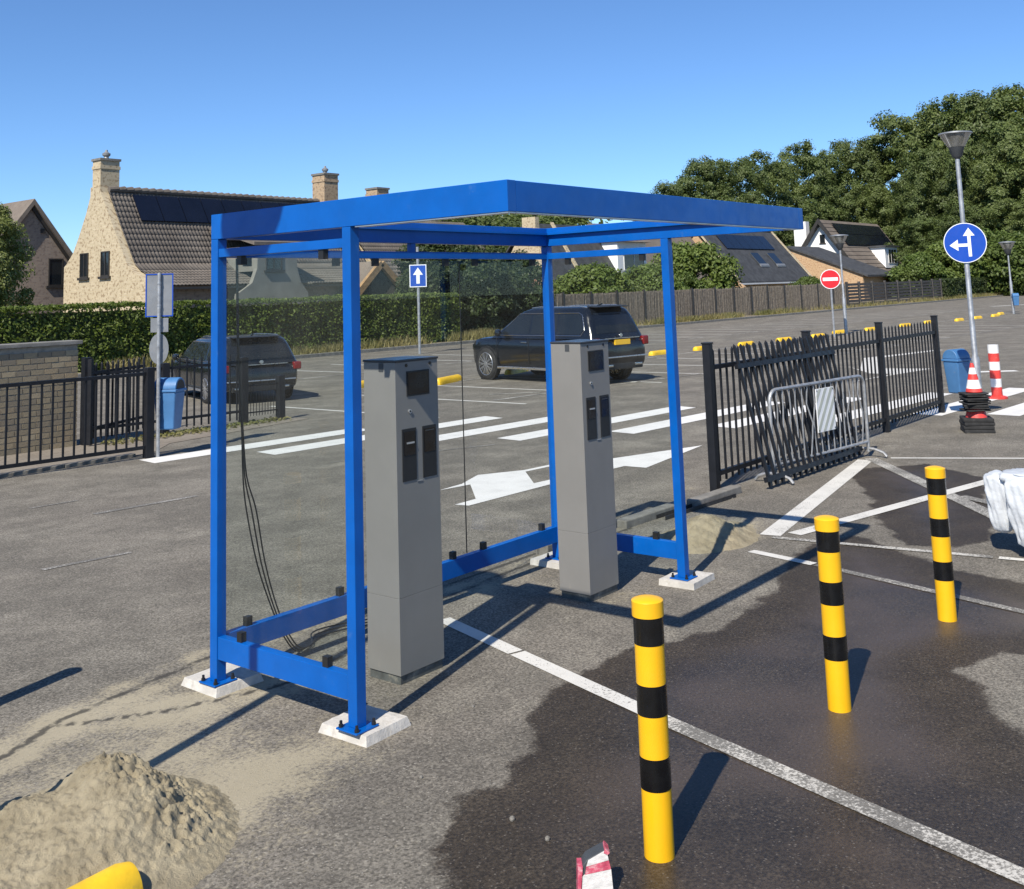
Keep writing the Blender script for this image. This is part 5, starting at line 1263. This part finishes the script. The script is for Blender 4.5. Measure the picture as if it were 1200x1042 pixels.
# dormer wall on the street side
MB().prism_y([(3.65,0),(7.5,0),(7.45,2.35),(7.05,2.8),(6.85,3.4),(6.8,4.4),(4.75,4.4),(4.7,3.4),(4.45,2.8),(3.7,2.35)], -0.62, -0.40).build('dormer_wall', 'render_grey', h1)
MB().prism_x([(-0.75,4.38),(2.4,5.2),(2.4,5.32),(-0.75,4.52)], 4.45, 7.1).build('dormer_roof', 'pantile', h1)
MB().box(4.8, 6.75, -0.40, 2.2, 3.3, 4.37).build('dormer_body', 'render_grey', h1)
win(h1, 'y', -0.62, 5.2, 5.95, 3.38, 3.95, 'frame_dark')
# house 2 behind, with timber-edged porch
h2 = thing('brick_house', 'house with square brick chimney and timber porch gable behind the hedge', 'house', (33.6,33,0))
MB().box(0, 9, 0, 6, 0, 3.0).build('wall', 'render_grey', h2)
pantile_roof(-0.3, 9.3, [(3,6.2),(-0.4,2.8)], 'pantile', h2)
MB().prism_x([(3,6.1),(6.4,2.8),(6.4,2.7),(3,6.0)], -0.3, 9.3).build('back_roof', 'pantile', h2)
MB().prism_x([(0,3.0),(6,3.0),(3,5.95)], 0, 0.3).build('gable', 'brick_yellow', h2)
chimney(h2, 2.4, 3.0, 0.85, 0.85, 5.8, 7.75, 'brick_chimney', True, False)
MB().prism_y([(-4.0,0),(-1.0,0),(-1.0,2.2),(-2.4,3.35),(-4.0,2.0)], -2.0, -1.8).build('porch_wall', 'fence_wood', h2)
MB().bar((-4.2,-2.1,1.95), (-2.35,-2.1,3.60), 0.2, 0.30).bar((-2.35,-2.1,3.60), (-0.75,-2.1,2.2), 0.2, 0.30).build('bargeboard', 'timber', h2)
MB().add([(-4.2,-2.0,2.12),(-2.35,-2.0,3.72),(-2.35,0.5,3.72),(-4.2,0.5,2.12)], [(0,1,2,3)]).add([(-0.75,-2.0,2.35),(-2.35,-2.0,3.72),(-2.35,0.5,3.72),(-0.75,0.5,2.35)], [(3,2,1,0)]).build('porch_roof', 'tile_brown', h2)
# house 0: brown gable at the left edge
h0 = thing('brick_house', 'brown brick house gable at the far left behind the garden tree', 'house', (19.1,40,0))
MB().prism_y([(-2.4,0),(1.78,0),(1.78,4.2),(0,6.5),(-2.4,3.3)], 0, 0.3).build('gable_wall', 'brick_brown', h0)
MB().box(-2.4, 1.7, 0.3, 9, 0, 3.3).build('wall', 'brick_brown', h0)
MB().prism_y([(0.0,6.78),(2.0,4.15),(1.95,3.95),(0,6.52)], -0.25, 9.2).build('roof', 'tile_brown', h0)
MB().prism_y([(0.0,6.78),(-2.9,2.9),(-2.8,2.7),(0,6.52)], -0.25, 9.2).build('roof', 'tile_brown', h0)
MB().prism_y([(0.0,6.50),(1.92,3.98),(1.92,3.80),(0,6.30)], -0.12, -0.01).build('bargeboard', 'frame_dark', h0)
win(h0, 'y', 0.0, 0.86, 1.42, 3.06, 4.15, 'frame_dark', mull=0)
MB().box(0.42, 0.62, -0.05, 0.0, 5.3, 5.5).build('vent', 'frame_dark', h0)
# house 3: pale brick gable, dark roof and white dormer
h3 = thing('brick_house', 'pale brick gable house with dark roof seen between the shelter posts', 'house', (51.0,36.0,0))
MB().prism_x([(0,0),(5.4,0),(5.4,2.6),(3.1,4.5),(2.0,6.2),(2.0,6.9),(0.9,6.9),(0.9,6.2),(0.45,4.4),(0,2.6)], 0, 0.4).build('gable_wall', 'brick_yellow', h3)
MB().box(0.4, 12, 0, 5.4, 0, 2.5).build('wall', 'brick_orange', h3)
MB().prism_x([(-0.4,2.45),(2.2,6.6),(2.2,6.45),(-0.4,2.3)], 0.4, 8.2).build('roof', 'roof_slate', h3)
MB().prism_x([(5.8,2.45),(2.2,6.6),(2.2,6.45),(5.8,2.3)], 0.4, 8.2).build('back_roof', 'roof_slate', h3)
MB().prism_x([(-0.4,2.6),(2.2,6.75),(2.2,6.6),(-0.4,2.45)], 3.4, 3.75).build('verge', 'brick_yellow', h3)
MB().box(-3.2, 0, 0.5, 4, 0, 2.4).build('annex_wall', 'brick_orange', h3)
MB().prism_x([(0.1,2.4),(2.3,3.6),(4.4,2.4)], -3.4, 0).build('annex_roof', 'tile_red', h3)
MB().box(0.8, 6.5, -1.2, 0, 0, 1.9).build('porch_wall', 'brick_orange', h3); MB().prism_x([(-1.4,1.9),(0,2.6),(0,1.9)], 0.6, 6.7).build('porch_roof', 'tile_red', h3)
MB().box(8.2, 12.0, 0.0, 4.5, 2.5, 5.4).build('upper_wall', 'render_white', h3)
MB().prism_x([(-0.5,5.35),(2.2,6.8),(4.9,5.35)], 8.0, 12.2).build('upper_roof', 'tile_brown', h3)
win(h3, 'y', 0.0, 9.0, 11.6, 3.4, 4.9, 'frame_white', False, mull=1)
# house 4: long dark slate roof with skylights
h4 = thing('slate_house', 'house with long dark slate roof, two skylights and solar panels behind the fence', 'house', (77.0,36.0,0))
MB().box(0.2, 14.6, 0.1, 7, 0, 2.6).build('wall', 'brick_orange', h4)
MB().prism_x([(0.05,0),(7,0),(7,2.6),(3.5,6.6),(0.05,2.4)], 0, 0.2).build('gable_wall', 'brick_orange', h4)
MB().prism_x([(-0.4,2.30),(3.5,6.95),(3.5,6.75),(-0.4,2.10)], -0.1, 14.8).build('roof', 'roof_slate', h4)
MB().prism_x([(7.4,2.30),(3.5,6.95),(3.5,6.75),(7.4,2.10)], -0.1, 14.8).build('back_roof', 'roof_slate', h4)
MB().prism_x([(-0.42,2.42),(3.5,7.08),(3.5,6.96),(-0.42,2.31)], -0.35, -0.08).build('verge', 'brick_yellow', h4)
MB().prism_x([(-0.42,2.42),(3.5,7.08),(3.5,6.96),(-0.42,2.31)], 14.75, 15.05).build('verge', 'brick_yellow', h4)
panels(h4, 2.5, 12.0, (3.1,6.47), (2.0,5.16), 6, 1, 0.10)
for x in (6.2, 9.6):
    sl = MB().prism_x([(0.75,3.67),(1.65,4.74),(1.65,4.86),(0.75,3.79)], x, x+1.5).build('skylight', 'window_glass', h4)
    MB().prism_x([(0.60,3.55),(0.74,3.72),(0.74,3.86),(0.60,3.69)], x-0.1, x+1.6).build('frame', 'sign_back', sl)
    MB().prism_x([(0.75,3.73),(1.65,4.80),(1.65,4.90),(0.75,3.83)], x-0.12, x).build('frame', 'dark_grey', sl)
MB().box(-0.4, 15, -0.55, -0.42, 2.05, 2.18).build('gutter', 'frame_white', h4)
MB().prism_x([(-0.9,0),(0.6,0),(0.6,2.9),(-0.9,1.9)], -0.5, -0.1).build('buttress', 'brick_orange', h4)
# house 4b left of it
h5 = thing('tiled_house', 'lower brown-tiled house with a roof window left of the slate roof', 'house', (66.0,37.0,0))
MB().box(0, 10.3, 0, 6, 0, 2.6).build('wall', 'brick_brown', h5)
MB().prism_x([(-0.4,2.3),(3,6.5),(3,6.3),(-0.4,2.1)], -0.2, 10.5).build('roof', 'tile_brown', h5)
MB().prism_x([(6.4,2.3),(3,6.5),(3,6.3),(6.4,2.1)], -0.2, 10.5).build('back_roof', 'tile_brown', h5)
MB().prism_x([(0,2.6),(6,2.6),(3,6.2)], 0, 0.3).build('gable_wall', 'render_white', h5)
rw = MB().prism_x([(0.9,4.05),(2.0,5.41),(2.0,5.50),(0.9,4.14)], 6.2, 7.6).build('roof_window', 'window_glass', h5)
MB().prism_x([(0.85,4.0),(2.05,5.48),(2.05,5.60),(0.85,4.12)], 7.6, 7.85).build('frame', 'frame_white', rw)
# orange brick gable wing
h7 = thing('brick_wing', 'low orange brick gable wing between the slate roof and the white house', 'house', (101.0,34.3,0))
MB().prism_x([(0,0),(11,0),(11,4.8),(7.7,5.7),(0,2.7)], 0, 0.3).build('gable_wall', 'brick_orange', h7)
MB().box(0.3, 8, 0.1, 10.8, 0, 2.5).build('wall', 'brick_orange', h7)
MB().prism_x([(-0.6,2.62),(7.7,5.92),(7.7,5.72),(-0.6,2.42)], -0.25, 8).build('roof', 'roof_slate', h7)
# white house
h6 = thing('white_house', 'white rendered gable house with chimney, brown tiled roof and white dormer', 'house', (115.0,40.0,0))
MB().prism_x([(0,0),(8,0),(8,4.2),(4.1,8.7),(0.1,3.0)], 0, 0.3).build('gable_wall', 'render_white', h6)
MB().box(0.3, 18, 0.3, 7.8, 0, 2.9).build('wall', 'render_white', h6)
MB().prism_x([(-0.6,2.55),(4.1,9.25),(4.1,8.9),(-0.6,2.2)], -0.5, 18.5).build('roof', 'tile_brown', h6)
for k in range(14):
    t0 = k/14; y0_, z0_ = -0.6+4.7*t0, 2.55+6.7*t0
    MB().prism_x([(y0_,z0_),(y0_-0.03,z0_+0.10),(y0_+0.33,z0_+0.52),(y0_+0.33,z0_+0.46)], -0.5, 18.5).build('tile_course', 'tile_brown', h6)
MB().prism_x([(8.8,2.55),(4.1,9.25),(4.1,8.9),(8.8,2.2)], -0.5, 18.5).build('back_roof', 'tile_brown', h6)
MB().prism_x([(-0.7,2.6),(4.1,9.4),(4.1,8.8),(-0.7,2.0)], -0.8, -0.5).build('bargeboard', 'frame_dark', h6)
MB().prism_x([(8.9,2.6),(4.1,9.4),(4.1,8.8),(8.9,2.0)], -0.8, -0.5).build('bargeboard', 'frame_dark', h6)
panels(h6, 2.0, 17.5, (3.75,8.85), (1.9,6.2), 7, 2, 0.2)
chimney(h6, 0.3, 6.6, 1.0, 1.5, 3.0, 9.2, 'render_white', False, False)
dm = MB().prism_x([(-0.15,3.5),(2.2,6.2),(-0.15,6.0)], 8.5, 12.8).build('dormer', 'render_white', h6)
MB().box(8.2, 13.0, -0.4, 2.2, 6.01, 6.2).build('dormer_roof', 'roof_slate', h6)
win(h6, 'y', -0.16, 9.6, 12.3, 4.1, 5.7, 'frame_white', False, mull=2)
win(h6, 'x', 0.0, 3.75, 4.25, 6.6, 7.5, 'frame_dark', mull=0)
MB().box(-0.06, 0.0, 2.1, 3.6, 4.55, 4.75).build('vent', 'frame_dark', h6)
MB().box(12, 18, -1.8, 0.29, 0, 2.1).build('lean_to', 'render_white', h6)
